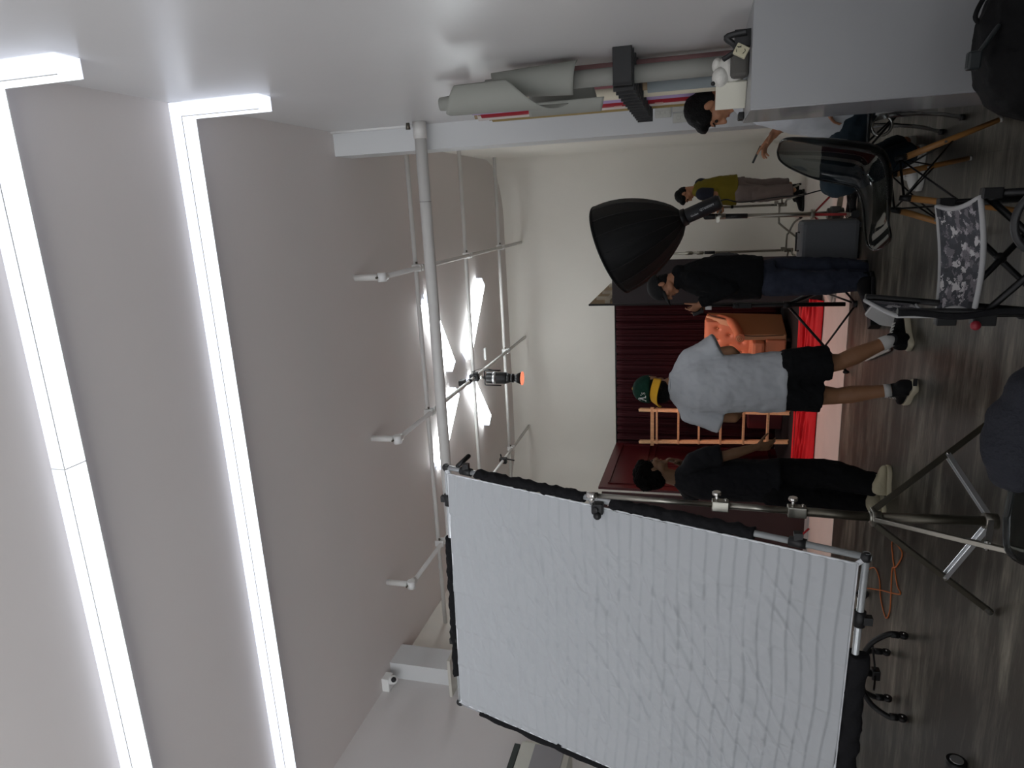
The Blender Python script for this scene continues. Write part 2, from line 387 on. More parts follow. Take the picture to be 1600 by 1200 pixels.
for x, lab in zip(long_x, lens_lab):
    t = thing('grid_pipe', (x, (ylong0+YB)/2, ZP), lab, 'pipe', 'lengthwise ceiling grid pipes')
    MB().cyl((x, ylong0, ZP), (x, YB, ZP), RP).build('pipe_run', pipe_m, t)
    # drop tube and end clamp
    MB().cyl((x, ylong0, ZP+.04), (x, ylong0, CEIL), RP*1.25).build('drop_tube', pipe_m, t)
    MB().cyl((x-.04, ylong0, ZP), (x+.04, ylong0, ZP), RP*1.7).build('end_clamp', white_m, t)
    MB().cyl((x, ylong0-.02, ZP), (x, ylong0+.08, ZP), RP*1.5).build('end_collar', white_m, t)
    MB().cyl((x, ylong0-.035, ZP+.03), (x, ylong0-.06, ZP+.03), .01, n=8).build('clamp_bolt', dsteel, t)
for y, lab in zip(cross_y, ['white cross pipe of the ceiling grid nearest the large pipe', 'middle white cross pipe of the ceiling grid', 'white cross pipe of the ceiling grid nearest the back wall']):
    t = thing('cross_pipe', (-2.0, y, ZP+.05), lab, 'pipe', 'cross pipes of the ceiling grid')
    MB().cyl((XR, y, ZP+.05), (XL if y < 7.8 else XL, y, ZP+.05), RP).build('pipe_run', pipe_m, t)
    for x in long_x:
        MB().box((x, y-.035, ZP+.025), (.07, .03, .1)).box((x, y+.035, ZP+.025), (.07, .03, .1)).build('grid_clamp', white_m, t, bevel=.006)
        MB().cyl((x+.045, y-.04, ZP+.02), (x+.065, y-.04, ZP+.02), .012, n=8).build('clamp_nut', dsteel, t)

# spotlight on pipe 2
q0 = onX(722, 592, long_x[1]); q1 = onX(738, 576, long_x[1]);
xs = long_x[1]; ys = onX(745, 590, xs).y
sp = thing('hanging_spotlight', (xs, ys, ZP), 'black spotlight with snoot and orange gel hanging from the ceiling grid', 'spotlight')
zt = ZP-.10; ys0 = ys
ztop = onX(757, 590, xs); ysl = onY(757, 588, ys).z
zs0 = ZP-.14
MB().box((xs, ys, ZP), (.09, .08, .12)).box((xs+.05, ys, ZP-.02), (.05, .05, .06)).build('pipe_clamp', black_m, sp, bevel=.01)
MB().cyl((xs, ys, ZP-.05), (xs, ys, zs0), .018).build('spigot', chrome, sp)
MB().tube([(xs-.10, ys, zs0-.22), (xs-.10, ys, zs0-.01), (xs-.09, ys, zs0), (xs+.09, ys, zs0), (xs+.10, ys, zs0-.01), (xs+.10, ys, zs0-.22)], .009, 8).build('yoke', black_m, sp)
MB().cyl((xs, ys, zs0-.03), (xs, ys, zs0-.30), .075, n=24).build('lamp_housing', black_m, sp, bevel=.01)
MB().cyl((xs, ys, zs0-.12), (xs, ys, zs0-.16), .080, n=24).build('silver_band', alu, sp)
MB().cyl((xs, ys, zs0-.30), (xs, ys, zs0-.36), .068, .05, n=24).cyl((xs, ys, zs0-.36), (xs, ys, zs0-.39), .056, n=24).build('snoot_mount', black_m, sp)
MB().cyl((xs, ys, zs0-.39), (xs, ys, zs0-.50), .04, .085, n=24).build('snoot', blackmetal, sp)
MB().cyl((xs, ys, zs0-.50), (xs, ys, zs0-.508), .087, n=24).build('orange_gel', M('lit_orange_gel', (255, 140, 105), .5, emit=1.0), sp)
MB().tube(bez([(xs+.08, ys-.02, ZP+.02), (xs+.12, ys, ZP-.12), (xs+.09, ys, zs0-.2)]), .004, 6).build('power_lead', black_m, sp)
so.location = V((xs, ys-.02, zs0-.53)); so.rotation_euler = (SPOT_AIM-so.location).to_track_quat('-Z', 'Y').to_euler()
yp_ = onX(718, 600, xs).y
tb = thing('power_adapter', (xs, yp_, ZP+.03), 'small black power box strapped to the ceiling grid pipe beside the spotlight', 'power box')
MB().box((xs+.02, yp_, ZP+.05), (.07, .12, .07)).build('box_body', black_m, tb, bevel=.008)
MB().cyl((xs, yp_+.1, ZP), (xs, yp_+.16, ZP), RP+.006).build('strap', black_m, tb)
yc_ = onX(777, 719, long_x[2]).y; xc_ = long_x[2]
ck = thing('super_clamp', (xc_, yc_, ZP), 'black clamp with a lever on the ceiling grid pipe near the diffusion frame corner', 'clamp')
MB().box((xc_, yc_, ZP), (.09, .08, .11)).build('clamp_body', black_m, ck, bevel=.012)
MB().beam((xc_+.03, yc_, ZP-.03), (xc_+.0, yc_+.02, ZP-.17), .02, .014).build('lever', black_m, ck)
MB().cyl((xc_+.06, yc_, ZP+.03), (xc_+.1, yc_, ZP+.04), .012, n=8).build('stud', black_m, ck)

# CCTV camera in the corner of left wall
q = V((XL+.09, onX(600, 1068, XL+.05).y, CEIL))
cc = thing('security_camera', q-V((0, 0, .12)), 'small white security camera under the ceiling beside a pillar, above the diffusion frame', 'security camera')
MB().bx(q.x-.09, q.x+.06, q.y-.06, q.y+.06, CEIL-.08, CEIL).build('junction_box', white_m, cc, bevel=.008)
MB().cyl(q-V((0, 0, .06)), q+V((.04, -.02, -.11)), .04, n=20).ell(q+V((.04, -.02, -.12)), .045).build('camera_body', white_m, cc)
d = (CAMP-q).normalized()
MB().ell(q+V((.04, -.02, -.12))+d*.022, .03).build('lens', black_m, cc)
# shelf bracket on left pillar
q = onY(709, 1075, YP0-.06)
tag(MB().bx(XL, XL+.42, YP0-.16, YP0, q.z-.02, q.z+.01).build('wall_shelf', M('cream_board', (196, 192, 182), .6)), 'small cream shelf on the wall just above the white diffusion frame', 'shelf')
# appliance on left wall (lower left corner of room)
q = onX(862, 1196, XL+.12)
ap = thing('air_conditioner', (XL+.12, 4.65, 2.2), 'cream wall unit with rounded corners cut off by the picture edge behind the diffusion frame', 'air conditioner')
MB().bx(XL, XL+.24, 3.7, 4.86, 2.28, 2.74).build('casing', M('cream_plastic', (205, 205, 194), .45), ap, bevel=.05)
MB().bx(XL+.24, XL+.248, 3.75, 4.80, 2.34, 2.60).build('front_panel', M('grey_panel', (150, 148, 150), .3), ap, bevel=.003)
MB().bx(XL+.02, XL+.22, 4.25, 4.80, 2.735, 2.785).build('top_grille', M('dark_green_plastic', (40, 50, 46), .6), ap)

# switch plates on right pillar (front face y = YP0)
def plate(px, py, w_, h, rock, label):
    q = onY(px, py, YP0)
    t = thing('switch_plate', q, label, 'switch', 'switch plates on the pillar by the paper rolls')
    MB().box((q.x, YP0-.006, q.z), (w_, .012, h)).build('plate', grey_plate, t, bevel=.004)
    for k in range(rock):
        MB().box((q.x, YP0-.014, q.z+(k-(rock-1)/2)*.036), (.024, .008, .03)).build('rocker', grey_plate, t, bevel=.002)
plate(1036, 176, .075, .12, 3, 'single light switch plate on the pillar, higher than the pair beside the head')
plate(1063, 167, .07, .12, 2, 'switch plate beside the seated head, the one farther from the pillar edge')
plate(1064, 184, .07, .12, 2, 'switch plate beside the seated head, the one nearer the pillar edge')
# ============================================================ PEOPLE
def hand(mb, wr, d, nrm, thumb_side, curl=.5, L=.185, spread=.09, point=False):
    # wr wrist, d direction of the palm, nrm palm normal (fingers curl towards it), thumb_side vector
    d = d.normalized(); nrm = (nrm-d*nrm.dot(d)).normalized(); s_ = d.cross(nrm)
    if s_.dot(thumb_side) < 0: s_ = -s_
    R_ = frame(s_, d, s_.cross(d))
    mb.caps(wr-d*.02, wr+d*.02, .024, .026)
    mb.ell(wr+d*.052, (.039, .052, .0155), R_); mb.ell(wr+d*.075, (.041, .03, .014), R_)
    lens = (.068, .076, .070, .055)
    for k in range(4):
        off = .029-.0195*k
        base = wr+d*(.094-.004*abs(k-1.2))+s_*off
        dd = (d+s_*(spread*(1.5-k))).normalized(); p = base; r = .0092; ang = 0
        for j, fr in enumerate((.45, .32, .27)):
            ang += curl*(0.55+.15*k) if not (point and k == 0) else .08
            dv = dd*math.cos(ang)+nrm*math.sin(ang)
            q = p+dv*(lens[k]*fr*1.12); mb.caps(p, q, r, r*.9, 10); p = q; r *= .9
    p = wr+d*.025+s_*.026
    td = (d*.62+s_*.62+nrm*.3).normalized(); r = .0125
    for ln, a in ((.042, .0), (.034, .25), (.026, .45)):
        dv = (td*(1-a)+d*a*.8+nrm*a*curl).normalized(); q = p+dv*ln; mb.caps(p, q, r, r*.85, 10); p = q; r *= .86

def head_parts(root, mb, hc, f, u, skin, neck, s_=1.0):
    f = f.normalized(); u = (u-f*u.dot(f)).normalized(); r_ = f.cross(u); R_ = frame(r_, f, u)
    P = lambda x, y, z: hc+(r_*x+f*y+u*z)*s_
    E = lambda c, r, R2=None: mb.ell(P(*c), tuple(a*s_ for a in r), R_ if R2 is None else R2)
    E((0, -.012, .03), (.075, .095, .082)); E((0, .03, -.02), (.062, .064, .084)); E((0, .036, -.075), (.047, .046, .034))
    E((0, -.03, -.03), (.06, .065, .07))
    mb.caps(P(0, .088, .012), P(0, .108, -.026), .009*s_, .014*s_); E((.013, .094, -.03), (.009, .010, .008)); E((-.013, .094, -.03), (.009, .010, .008))
    E((0, .080, .030), (.050, .014, .011))
    for sx in (-1, 1):
        E((sx*.036, .062, -.018), (.026, .024, .024)); E((sx*.045, .02, -.06), (.022, .045, .026))
        E((sx*.077, -.006, -.006), (.009, .020, .031)); E((sx*.084, -.010, .004), (.006, .014, .02))
    E((0, .090, -.053), (.022, .010, .0055)); E((0, .089, -.064), (.019, .010, .0065)); E((0, .074, -.088), (.022, .021, .017))
    mb.caps(P(0, -.022, -.06), neck, .056*s_, .062*s_)
    for sx in (-1, 1):
        e = MB(); e.ell(P(sx*.031, .081, .008), .0095*s_); plabel(e.build('eye', M('eye_dark', (30, 24, 22), .2), root), 'dark eye')
        b = MB(); b.caps(P(sx*.017, .0945, .0265), P(sx*.045, .082, .029), .0034*s_); b.build('eyebrow', hair_m, root)
    mm_ = MB(); mm_.ell(P(0, .094, -.0585), (.021*s_, .0075*s_, .0055*s_), R_); mm_.build('lips', M('lips', (140, 84, 76), .45), root)
    return P, R_

def hair(root, P, R_, s_, kind, mt=None):
    h = MB()
    E = lambda c, r: h.ell(P(*c), tuple(a*s_ for a in r), R_)
    if kind == 'short':
        E((0, -.018, .045), (.084, .100, .082)); E((0, -.06, .0), (.074, .055, .075)); E((0, .05, .082), (.062, .045, .032))
        for sx in (-1, 1): E((sx*.062, .02, .05), (.022, .05, .04)); E((sx*.066, -.035, -.01), (.016, .035, .045))
        return h.build('hair', mt or hair_m, root, remesh=.006, smooth=2, disp=[(.02, .008)])
    if kind == 'curly':
        E((0, -.02, .058), (.100, .112, .092)); E((0, -.07, .005), (.084, .062, .085)); E((0, .06, .09), (.07, .045, .04))
        for sx in (-1, 1): E((sx*.07, .0, .045), (.026, .06, .045)); E((sx*.068, -.045, -.01), (.022, .04, .05))
        rnd = random.Random(3)
        for i in range(150):
            a = rnd.uniform(0, 2*math.pi); ph = rnd.uniform(-.15, 1.4)
            d = (.100*math.cos(a)*math.cos(ph), -.02+.112*math.sin(a)*math.cos(ph), .05+.096*math.sin(ph))
            if d[1] > .06 and d[2] < .07: continue
            rr = rnd.uniform(.012, .02); E(d, (rr, rr, rr))
        return h.build('hair', mt or curl_m, root, remesh=.006, smooth=1, disp=[(.012, .012)])
    if kind == 'back':     # hair below a cap
        E((0, -.035, -.02), (.076, .07, .07)); E((0, -.05, -.055), (.058, .042, .04))
        return h.build('hair', mt or hair_m, root, remesh=.006, smooth=2, disp=[(.02, .006)])

def person(name_loc, label, J, f, u, skin, group=None, hs=1.0, body_f=None, hands=('L', 'R'), hp=None, slim=1.0, voxel=.0065):
    root = thing('person', name_loc, label, 'person', group)
    mb = MB(); k = slim
    P, R_ = head_parts(root, mb, J['head'], f, u, skin, J['neck'], hs)
    sx = (J['shR']-J['shL']).normalized(); up = (J['neck']-J['pelvis']).normalized(); fw = up.cross(sx)*-1
    fw = sx.cross(up)*-1
    R2 = frame(sx, up.cross(sx), up)
    pel = J['pelvis']; nk = J['neck']
    lerp = lambda a, b, t: a+(b-a)*t
    mb.ell(lerp(pel, nk, .02), (.158*k, .108*k, .11), R2); mb.ell(lerp(pel, nk, .32), (.135*k, .098*k, .13), R2)
    mb.ell(lerp(pel, nk, .62), (.158*k, .112*k, .16), R2); mb.ell(lerp(pel, nk, .85), (.13*k, .085*k, .07), R2)
    mb.chain([J['shL'], nk-up*.02, J['shR']], [.052*k, .058*k, .052*k])
    for sd in 'LR':
        sh, el, wr = J['sh'+sd], J['el'+sd], J['wr'+sd]
        mb.chain([sh, lerp(sh, el, .45), el], [.052*k, .046*k, .038*k])
        mb.chain([el, lerp(el, wr, .3), wr], [.038*k, .040*k, .026*k])
        hi, kn, an = J['hip'+sd], J['kn'+sd], J['an'+sd]
        mb.chain([hi, lerp(hi, kn, .4), kn], [.088*k, .078*k, .054*k])
        mb.chain([kn, lerp(kn, an, .28), lerp(kn, an, .65), an], [.052*k, .057*k, .043*k, .034*k])
        if hp and sd in hp:
            h_ = hp[sd]; hand(mb, wr, h_['d'], h_['n'], h_['t'], h_.get('curl', .5), point=h_.get('point', False))
    mb.build('body', skin, root, remesh=voxel, smooth=2)
    return root, P, R_

def torso_cloth(root, name, mt, J, hem, rx, ry, neck_r=.07, sleeves=None, k=1.0, voxel=.009, disp=((.09, .022), (.03, .007)), fw_off=0.0, slr=(.075, .082), neck_up=.03, collar=True, hood=False, sh_r=.066):
    sx = (J['shR']-J['shL']).normalized(); up = (J['neck']-J['pelvis']).normalized(); fy = up.cross(sx)
    mb = MB(); nk = J['neck']; L = (nk-hem).length; ax = (nk-hem).normalized()
    hemup = V((0, 0, 1))
    secs = [(hem, sx, fy, rx[0], ry[0]), (hem+ax*.25*L, sx, fy, rx[1], ry[1]), (hem+ax*.55*L, sx, fy, rx[2], ry[2]), (hem+ax*.78*L, sx, fy, rx[3], ry[3], .85), (hem+ax*.92*L, sx, fy, rx[3]*.78, ry[3]*.75), (nk+up*neck_up*.3, sx, fy, neck_r*1.1, neck_r)]
    mb.loft(secs, 28)
    mb.chain([J['shL'], nk-up*.015, J['shR']], [sh_r, sh_r*1.05, sh_r])
    for sd in 'LR':
        sh = J['sh'+sd]
        if sleeves and sd in sleeves:
            path = sleeves[sd]      # list of (point, radius)
            mb.ell(sh, path[0][1])
            for (a, ra), (b, rb_) in zip(path[:-1], path[1:]):
                mb.cyl(a, b, ra, rb_, 18)
            for (a, ra) in path[1:-1]: mb.ell(a, ra)
    if hood:
        mb.ell(nk+up*.0-fy*0+fy*hood, (.10, .06, .07), frame(sx, fy, up)); mb.tube([nk+up*.02+(sx*math.cos(t)*.085+fy*math.sin(t)*.085) for t in [2*math.pi*i/16 for i in range(16)]], .028, 8, closed=True)
    o = mb.build(name, mt, root, remesh=voxel, smooth=4, disp=list(disp))
    return o
def leg_cloth(root, name, mt, J, hemL, hemR, r=(.105, .082, .075), waist=(.165, .12), k=1.0, voxel=.009, disp=((.08, .022), (.03, .006)), top=.12):
    mb = MB(); sx = (J['shR']-J['shL']).normalized(); up = (J['neck']-J['pelvis']).normalized(); fy = up.cross(sx); pel = J['pelvis']
    mb.loft([(pel-up*.09, sx, fy, waist[0]*.95, waist[1]), (pel, sx, fy, waist[0], waist[1]), (pel+up*top, sx, fy, waist[0]*.9, waist[1]*.92)], 24)
    for sd, hem in (('L', hemL), ('R', hemR)):
        hi, kn = J['hip'+sd], J['kn'+sd]
        if hem[0] == 'thigh':
            e = hi+(kn-hi)*hem[1]; mb.ell(hi, r[0]); mb.cyl(hi, e, r[0], r[1], 22)
        else:
            an = J['an'+sd]; e = kn+(an-kn)*hem[1]; m_ = kn+(an-kn)*.35
            mb.ell(hi, r[0]); mb.cyl(hi, kn, r[0], r[1], 22); mb.ell(kn, r[1]); mb.cyl(kn, m_, r[1], r[1]*.98, 22); mb.cyl(m_, e, r[1]*.98, r[2], 22)
    return mb.build(name, mt, root, remesh=voxel, smooth=4, disp=list(disp))
def shoe(root, heel, toe, upm, solem, h=.085, sole_h=.03, w_=.05, high=0, lace=None, ankle=None, tilt=0, L=None):
    # heel/toe: ground points (z = 0 level of the sole)
    d = (toe-heel); L = d.length; d.normalize(); s_ = V((0, 0, 1)).cross(d); s_ = V((d.y, -d.x, 0)).normalized() if s_.length < .1 else s_.normalized(); u_ = d.cross(s_).normalized()
    if u_.z < 0: u_ = -u_
    outline = [(0, .55), (.06, .85), (.22, .78), (.42, .72), (.62, .95), (.78, 1.0), (.91, .80), (1.0, .35)]
    ring = [heel+d*(t*L)+s_*(w_*a) for t, a in outline]+[heel+d*(t*L)-s_*(w_*a*.95) for t, a in reversed(outline)]
    so_ = MB(); n_ = len(ring)
    so_.rings([[p+u_*z*1.0+(p-(heel+d*.5*L))*g for p in ring] for z, g in ((.0, -.03), (.006, .0), (sole_h*.8, .01), (sole_h, -.02))])
    plabel(so_.build('shoe_sole', solem, root), 'pale shoe sole')
    up_ = MB()
    secs = [(.015, .62, .055), (.08, .84, .080), (.20, .86, .092), (.36, .82, .090), (.50, .86, .074), (.64, .95, .056), (.78, .97, .046), (.90, .78, .036), (.985, .35, .020)]
    up_.loft([(heel+d*(t*L)+u_*(sole_h-.004+hh/2), s_, u_, w_*ww*.97, hh/2+.004, .85) for t, ww, hh in secs], 24)
    ak = ankle if ankle is not None else heel+d*(.22*L)+u_*.1
    base = heel+d*(.24*L)+u_*(sole_h+.03)
    top = base+(ak-base).normalized()*(h+high)
    up_.cyl(base-u_*.02, top, .047, .042, 18); up_.cyl(heel+d*(.42*L)+u_*(sole_h+.04), top, .03, .036, 12)
    up_.build('shoe_upper', upm, root, remesh=.0055, smooth=7)
    if lace:
        lc = MB(); a = heel+d*(.66*L)+u_*(sole_h+.052); b = top+d*.042-u_*.004
        for i in range(7):
            t = i/6; c = a+(b-a)*t
            sg = 1 if i % 2 else -1
            lc.tube([c-s_*.026*sg-u_*.004, c+u_*.008+d*.002, c+s_*.026*sg+(b-a)/6*.6-u_*.004], .0034, 6)
        lc.build('shoelaces', lace, root)

# ---- man in grey-white T-shirt, backwards cap, seen from behind
tee = M('grey_white_tshirt', (190, 194, 198), .85, bump=.15, bs=30, spec=.2)
blk_short = M('black_shorts', (20, 21, 23), .85, bump=.2, bs=30, spec=.2)
canvas_blk = M('black_canvas', (18, 18, 20), .8, spec=.3)
cream_rub = M('cream_rubber', (200, 192, 168), .5)
lace_w = M('white_laces', (205, 205, 200), .7)
Yw = 4.62
Jw = dict(head=onY(1018, 607, Yw), neck=onY(1052, 603, Yw-.03), pelvis=onY(1222, 590, Yw+.02),
          shL=onY(1076, 560, Yw), shR=onY(1078, 646, Yw), elL=onY(1141, 549, Yw+.03), elR=onY(1146, 652, Yw+.03),
          wrL=onY(1162, 568, Yw+.22), wrR=onY(1158, 636, Yw+.24),
          hipL=onY(1232, 573, Yw), hipR=onY(1230, 613, Yw), knL=onY(1312, 566, Yw+.03), knR=onY(1306, 619, Yw+.02),
          anL=onY(1396, 530, Yw+.06), anR=onY(1398, 609, Yw-.02))
Fw = V((.12, 1, -.02)).normalized()
Jw['head'] = onY(1017, 607, Yw)
hpw = {'L': dict(d=V((-.75, .5, .1)), n=V((0, -1, -.3)), t=V((0, .3, 1)), curl=.7), 'R': dict(d=V((.75, .5, .1)), n=V((0, -1, -.3)), t=V((0, .3, 1)), curl=.7)}
rw, P, R_ = person(onZ(1428, 575), 'man seen from behind in pale T-shirt, black shorts and green cap worn backwards', Jw, Fw, V((0, 0, 1)), M('tan_skin', (150, 108, 78), .55, var=.05, vs=12), hp=hpw, hs=1.05)
hair(rw, P, R_, 1.06, 'back')
MB().ell(P(0, -.055, -.075), (.080, .062, .066), R_).build('nape_hair', hair_m, rw, remesh=.007, disp=[(.02, .006)])
# cap (worn backwards: the peak points at the camera)
green = M('dark_green_felt', (18, 52, 40), .85, bump=.3, bs=150, spec=.2); yellow = M('yellow_cap_felt', (226, 170, 36), .8, bump=.2, bs=150)
capm = MB(); secs = []
for k in range(9):
    t = k/8*math.pi/2
    secs.append((P(0, -.012, .018+.100*math.sin(t)), R_.col[0], R_.col[1], max(.0935*math.cos(t), .002), max(.1155*math.cos(t), .002)))
capm.loft([(P(0, -.012, .002), R_.col[0], R_.col[1], .092, .113)]+secs, 32)
cap_o = capm.build('cap', green, rw)
MB().ell(P(0, -.012, .117), (.009, .009, .005)).build('cap_button', yellow, cap_o)
br = []
for j in range(7):
    row = []
    for i in range(17):
        a = math.radians(-72+144*i/16); t = j/6
        x = .088*math.sin(a)*(1+.12*t); y = -.012-.108*math.cos(a)-t*.075*math.cos(a)**.5; z = -.006-t*.046-.016*(x/.08)**2*1.0
        row.append(P(x+.006, y, z))
    br.append(row)
mb = MB(); mb.add([p for r_ in br for p in r_], [(j*17+i, j*17+i+1, (j+1)*17+i+1, (j+1)*17+i) for j in range(6) for i in range(16)], True)
plabel(mb.build('cap_peak', yellow, rw, solid=.005), 'yellow cap peak')
# A's mark on the crown
def oncap(x, z):   # x right, z up on the back of the cap, in the head frame
    zz = (z-.018)/.098; c = math.cos(math.asin(max(0, min(.98, zz)))); yy = -.109*1.05*c*math.sqrt(max(0, 1-(x/(.086*c))**2))
    p = P(x, -.012+yy, z); return p+(p-P(0, -.012, .03)).normalized()*.0015
letters = MB()
def stroke(pts, r): letters.tube([oncap(-(a) if False else a, b) for a, b in pts], r, 6)
# A (gothic) then apostrophe and s: reading left to right as seen from behind = head frame -x to the right
def XX(v): return v
ox, oz, sc_ = -.046, .022, .046
st = lambda pts, r=.0022: stroke([(ox+p[0]*sc_, oz+p[1]*sc_) for p in pts], r)
st([(-.05, .02), (.1, .0), (.22, .12), (.42, .85), (.40, .98)], .0022); st([(.42, .95), (.60, .45), (.74, .06), (.95, .0)], .0034)
st([(.2, .38), (.45, .42), (.66, .38)], .0018); st([(-.08, .0), (.28, .0)], .0020); st([(.6, .0), (1.02, .04)], .0020)
st([(.42, .98), (.22, 1.05), (.08, .92), (.14, .78)], .0022); st([(1.0, .72), (1.03, .60)], .0020)
st([(1.42, .50), (1.30, .56), (1.18, .48), (1.22, .36), (1.38, .30), (1.42, .18), (1.30, .10), (1.16, .16)], .0020)
plabel(letters.build('cap_lettering', M('white_embroidery', (225, 225, 222), .7), cap_o), "white embroidered A's lettering")
mb = MB()
for i in range(3): mb.tube([P(.078+.002*i, -.012-.03+.012*i, .028), P(.083, -.03+.012*i, .035)], .002, 5)
mb.build('side_mark', M('white_embroidery', (225, 225, 222), .7), cap_o)
slw = {'L': [(Jw['shL'], .068), (onY(1103, 550, Yw), .074), (onY(1122, 540, Yw+.0), .084)], 'R': [(Jw['shR'], .068), (onY(1103, 652, Yw), .074), (onY(1126, 659, Yw), .080)]}
t_o = torso_cloth(rw, 'tshirt', tee, Jw, onY(1226, 596, Yw+.0), (.205, .195, .20, .185), (.135, .13, .135, .115), sleeves=slw, neck_r=.082, neck_up=.09, disp=((.16, .03), (.05, .010)))
# collar rib and hems
mb = MB(); c0 = Jw['neck']+V((0, .0, .018))
mb.tube([c0+V((math.cos(t)*.077, math.sin(t)*.07, -.012*math.sin(t)-.006)) for t in [2*math.pi*i/24 for i in range(24)]], .0075, 8, closed=True); mb.build('collar', tee, rw)
leg_cloth(rw, 'shorts', blk_short, Jw, ('thigh', .80), ('thigh', .68), r=(.118, .115, .1), waist=(.175, .125), top=.08)
sock = M('white_sock', (190, 190, 186), .9)
mb = MB(); mb.cyl(Jw['anL']+(Jw['knL']-Jw['anL']).normalized()*-.015, Jw['anL']+(Jw['knL']-Jw['anL']).normalized()*.075, .041, .045, 18); mb.build('sock', sock, rw)
mb = MB(); mb.cyl(Jw['anR']+(Jw['knR']-Jw['anR']).normalized()*.02, Jw['anR']+(Jw['knR']-Jw['anR']).normalized()*.06, .040, .044, 18); mb.build('sock', sock, rw)
shoe(rw, onZ(1427, 545), onZ(1417, 487), canvas_blk, cream_rub, h=.12, sole_h=.036, lace=lace_w, ankle=Jw['anL'])
hR = onZ(1436, 600); shoe(rw, hR, hR+V((-.17, .21, 0)), canvas_blk, cream_rub, h=.105, sole_h=.036, lace=lace_w, ankle=Jw['anR'])
mb = MB(); mb.box(hR+V((.012, -.008, .024)), (.045, .012, .02)); mb.build('heel_patch', black_m, rw)

# ---- curly-haired man in black
blk_tee = M('black_tshirt', (30, 31, 34), .85, bump=.2, bs=30, spec=.2); blk_pant = M('black_trousers', (17, 17, 19), .85, bump=.2, bs=30, spec=.2)
Yb = 5.0
Jb = dict(head=onY(1022, 738, Yb), neck=onY(1060, 748, Yb), pelvis=onY(1197, 752, Yb), shL=onY(1082, 772, Yb-.07), shR=onY(1082, 724, Yb+.10),
          elL=onY(1110, 765, Yb+.12), elR=onY(1137, 710, Yb+.10), wrL=onY(1068, 734, Yb+.2), wrR=onY(1182, 697, Yb+.14),
          hipL=onY(1210, 766, Yb-.03), hipR=onY(1210, 742, Yb+.04), knL=onY(1290, 778, Yb+.06), knR=onY(1290, 740, Yb+.03),
          anL=onY(1368, 792, Yb+.10), anR=onY(1372, 758, Yb-.04))
Jb['shL'], Jb['shR'] = onY(1080, 772, Yb+.13), onY(1084, 722, Yb-.10)
Jb['elL'], Jb['elR'] = onY(1100, 742, Yb+.30), onY(1135, 712, Yb-.10)
Jb['wrL'], Jb['wrR'] = onY(1060, 722, Yb+.14), onY(1180, 699, Yb-.06)
# he faces right and away: person's left side is away from the camera
Fb = V((.72, .62, .10)).normalized()
hpb = {'R': dict(d=onY(1200, 697, Yb-.04)-Jb['wrR'], n=V((.2, .9, 0)), t=V((.9, .3, 0)), curl=.55), 'L': dict(d=onY(1040, 716, Yb+.08)-Jb['wrL'], n=V((-.5, -.6, .3)), t=V((-.3, -.6, .3)), curl=.9)}
rbm, P, R_ = person(onZ(1390, 765), 'curly-haired man in black T-shirt and trousers with beige sneakers, one hand at his mouth', Jb, Fb, V((-.1, 0, 1)), skin2_m, hp=hpb)
hair(rbm, P, R_, 1.04, 'curly')
slb = {'R': [(Jb['shR'], .07), (onY(1105, 714, Yb-.10), .078), (onY(1127, 711, Yb-.10), .076)], 'L': [(Jb['shL'], .07), (Jb['shL']+(Jb['elL']-Jb['shL'])*.8, .075)]}
torso_cloth(rbm, 'tshirt', blk_tee, Jb, onY(1215, 752, Yb), (.185, .175, .185, .17), (.15, .145, .15, .13), sleeves=slb)
leg_cloth(rbm, 'trousers', blk_pant, Jb, ('calf', .96), ('calf', .98), r=(.125, .105, .082), waist=(.17, .145))
beige_up = M('beige_sneaker', (186, 178, 150), .75, bump=.4, bs=60); beige_sole = M('beige_sole', (196, 188, 160), .6)
shoe(rbm, onZ(1391, 775), onZ(1392, 727), beige_up, beige_sole, h=.04, lace=M('beige_laces', (170, 165, 140), .7), ankle=Jb['anR'])
hL = onZ(1384, 803); shoe(rbm, hL, hL+V((.18, .2, 0)), beige_up, beige_sole, h=.04, lace=M('beige_laces', (170, 165, 140), .7), ankle=Jb['anL'])

# ---- man in jeans and black cap, looking down to the left
hoodie = M('black_hoodie', (21, 22, 24), .9, bump=.25, bs=30, spec=.15); denim = M('blue_denim', (50, 55, 68), .85, var=.25, vs=9, bump=.3, bs=60, spec=.2)
Yj = 6.0
Jj = dict(head=onY(1035, 449, Yj-.02), neck=onY(1062, 434, Yj), pelvis=onY(1190, 433, Yj), shL=onY(1085, 452, Yj-.16), shR=onY(1085, 418, Yj+.14),
          elL=onY(1140, 448, Yj-.16), elR=onY(1140, 425, Yj+.12), wrL=onY(1095, 474, Yj-.10), wrR=onY(1100, 472, Yj+.10),
          hipL=onY(1205, 441, Yj-.09), hipR=onY(1205, 425, Yj+.07), knL=onY(1275, 442, Yj-.12), knR=onY(1275, 420, Yj+.06),
          anL=onY(1345, 438, Yj-.10), anR=onY(1345, 422, Yj+.10))
Fj = V((-.86, -.30, -.42)).normalized()
Jj['shL'], Jj['shR'] = onY(1085, 438, Yj-.17), onY(1085, 432, Yj+.17)
hpj = {'L': dict(d=onY(1082, 486, Yj-.06)-Jj['wrL'], n=V((0, .6, .4)), t=V((0, .4, .8)), curl=.8), 'R': dict(d=onY(1092, 488, Yj+.06)-Jj['wrR'], n=V((0, -.6, .4)), t=V((0, .4, .8)), curl=.8)}
rj, P, R_ = person(onZ(1362, 437), 'man in black hoodie, black cap and blue jeans looking down at a small device', Jj, Fj, V((-.3, 0, 1)), skin_m, hp=hpj, hs=1.08)
hair(rj, P, R_, 1, 'back')
capblk = M('black_cap_cloth', (12, 13, 14), .85, bump=.2, bs=100)
capm = MB(); secs = [(P(0, -.005, .0), R_.col[0], R_.col[1], .091, .112)]
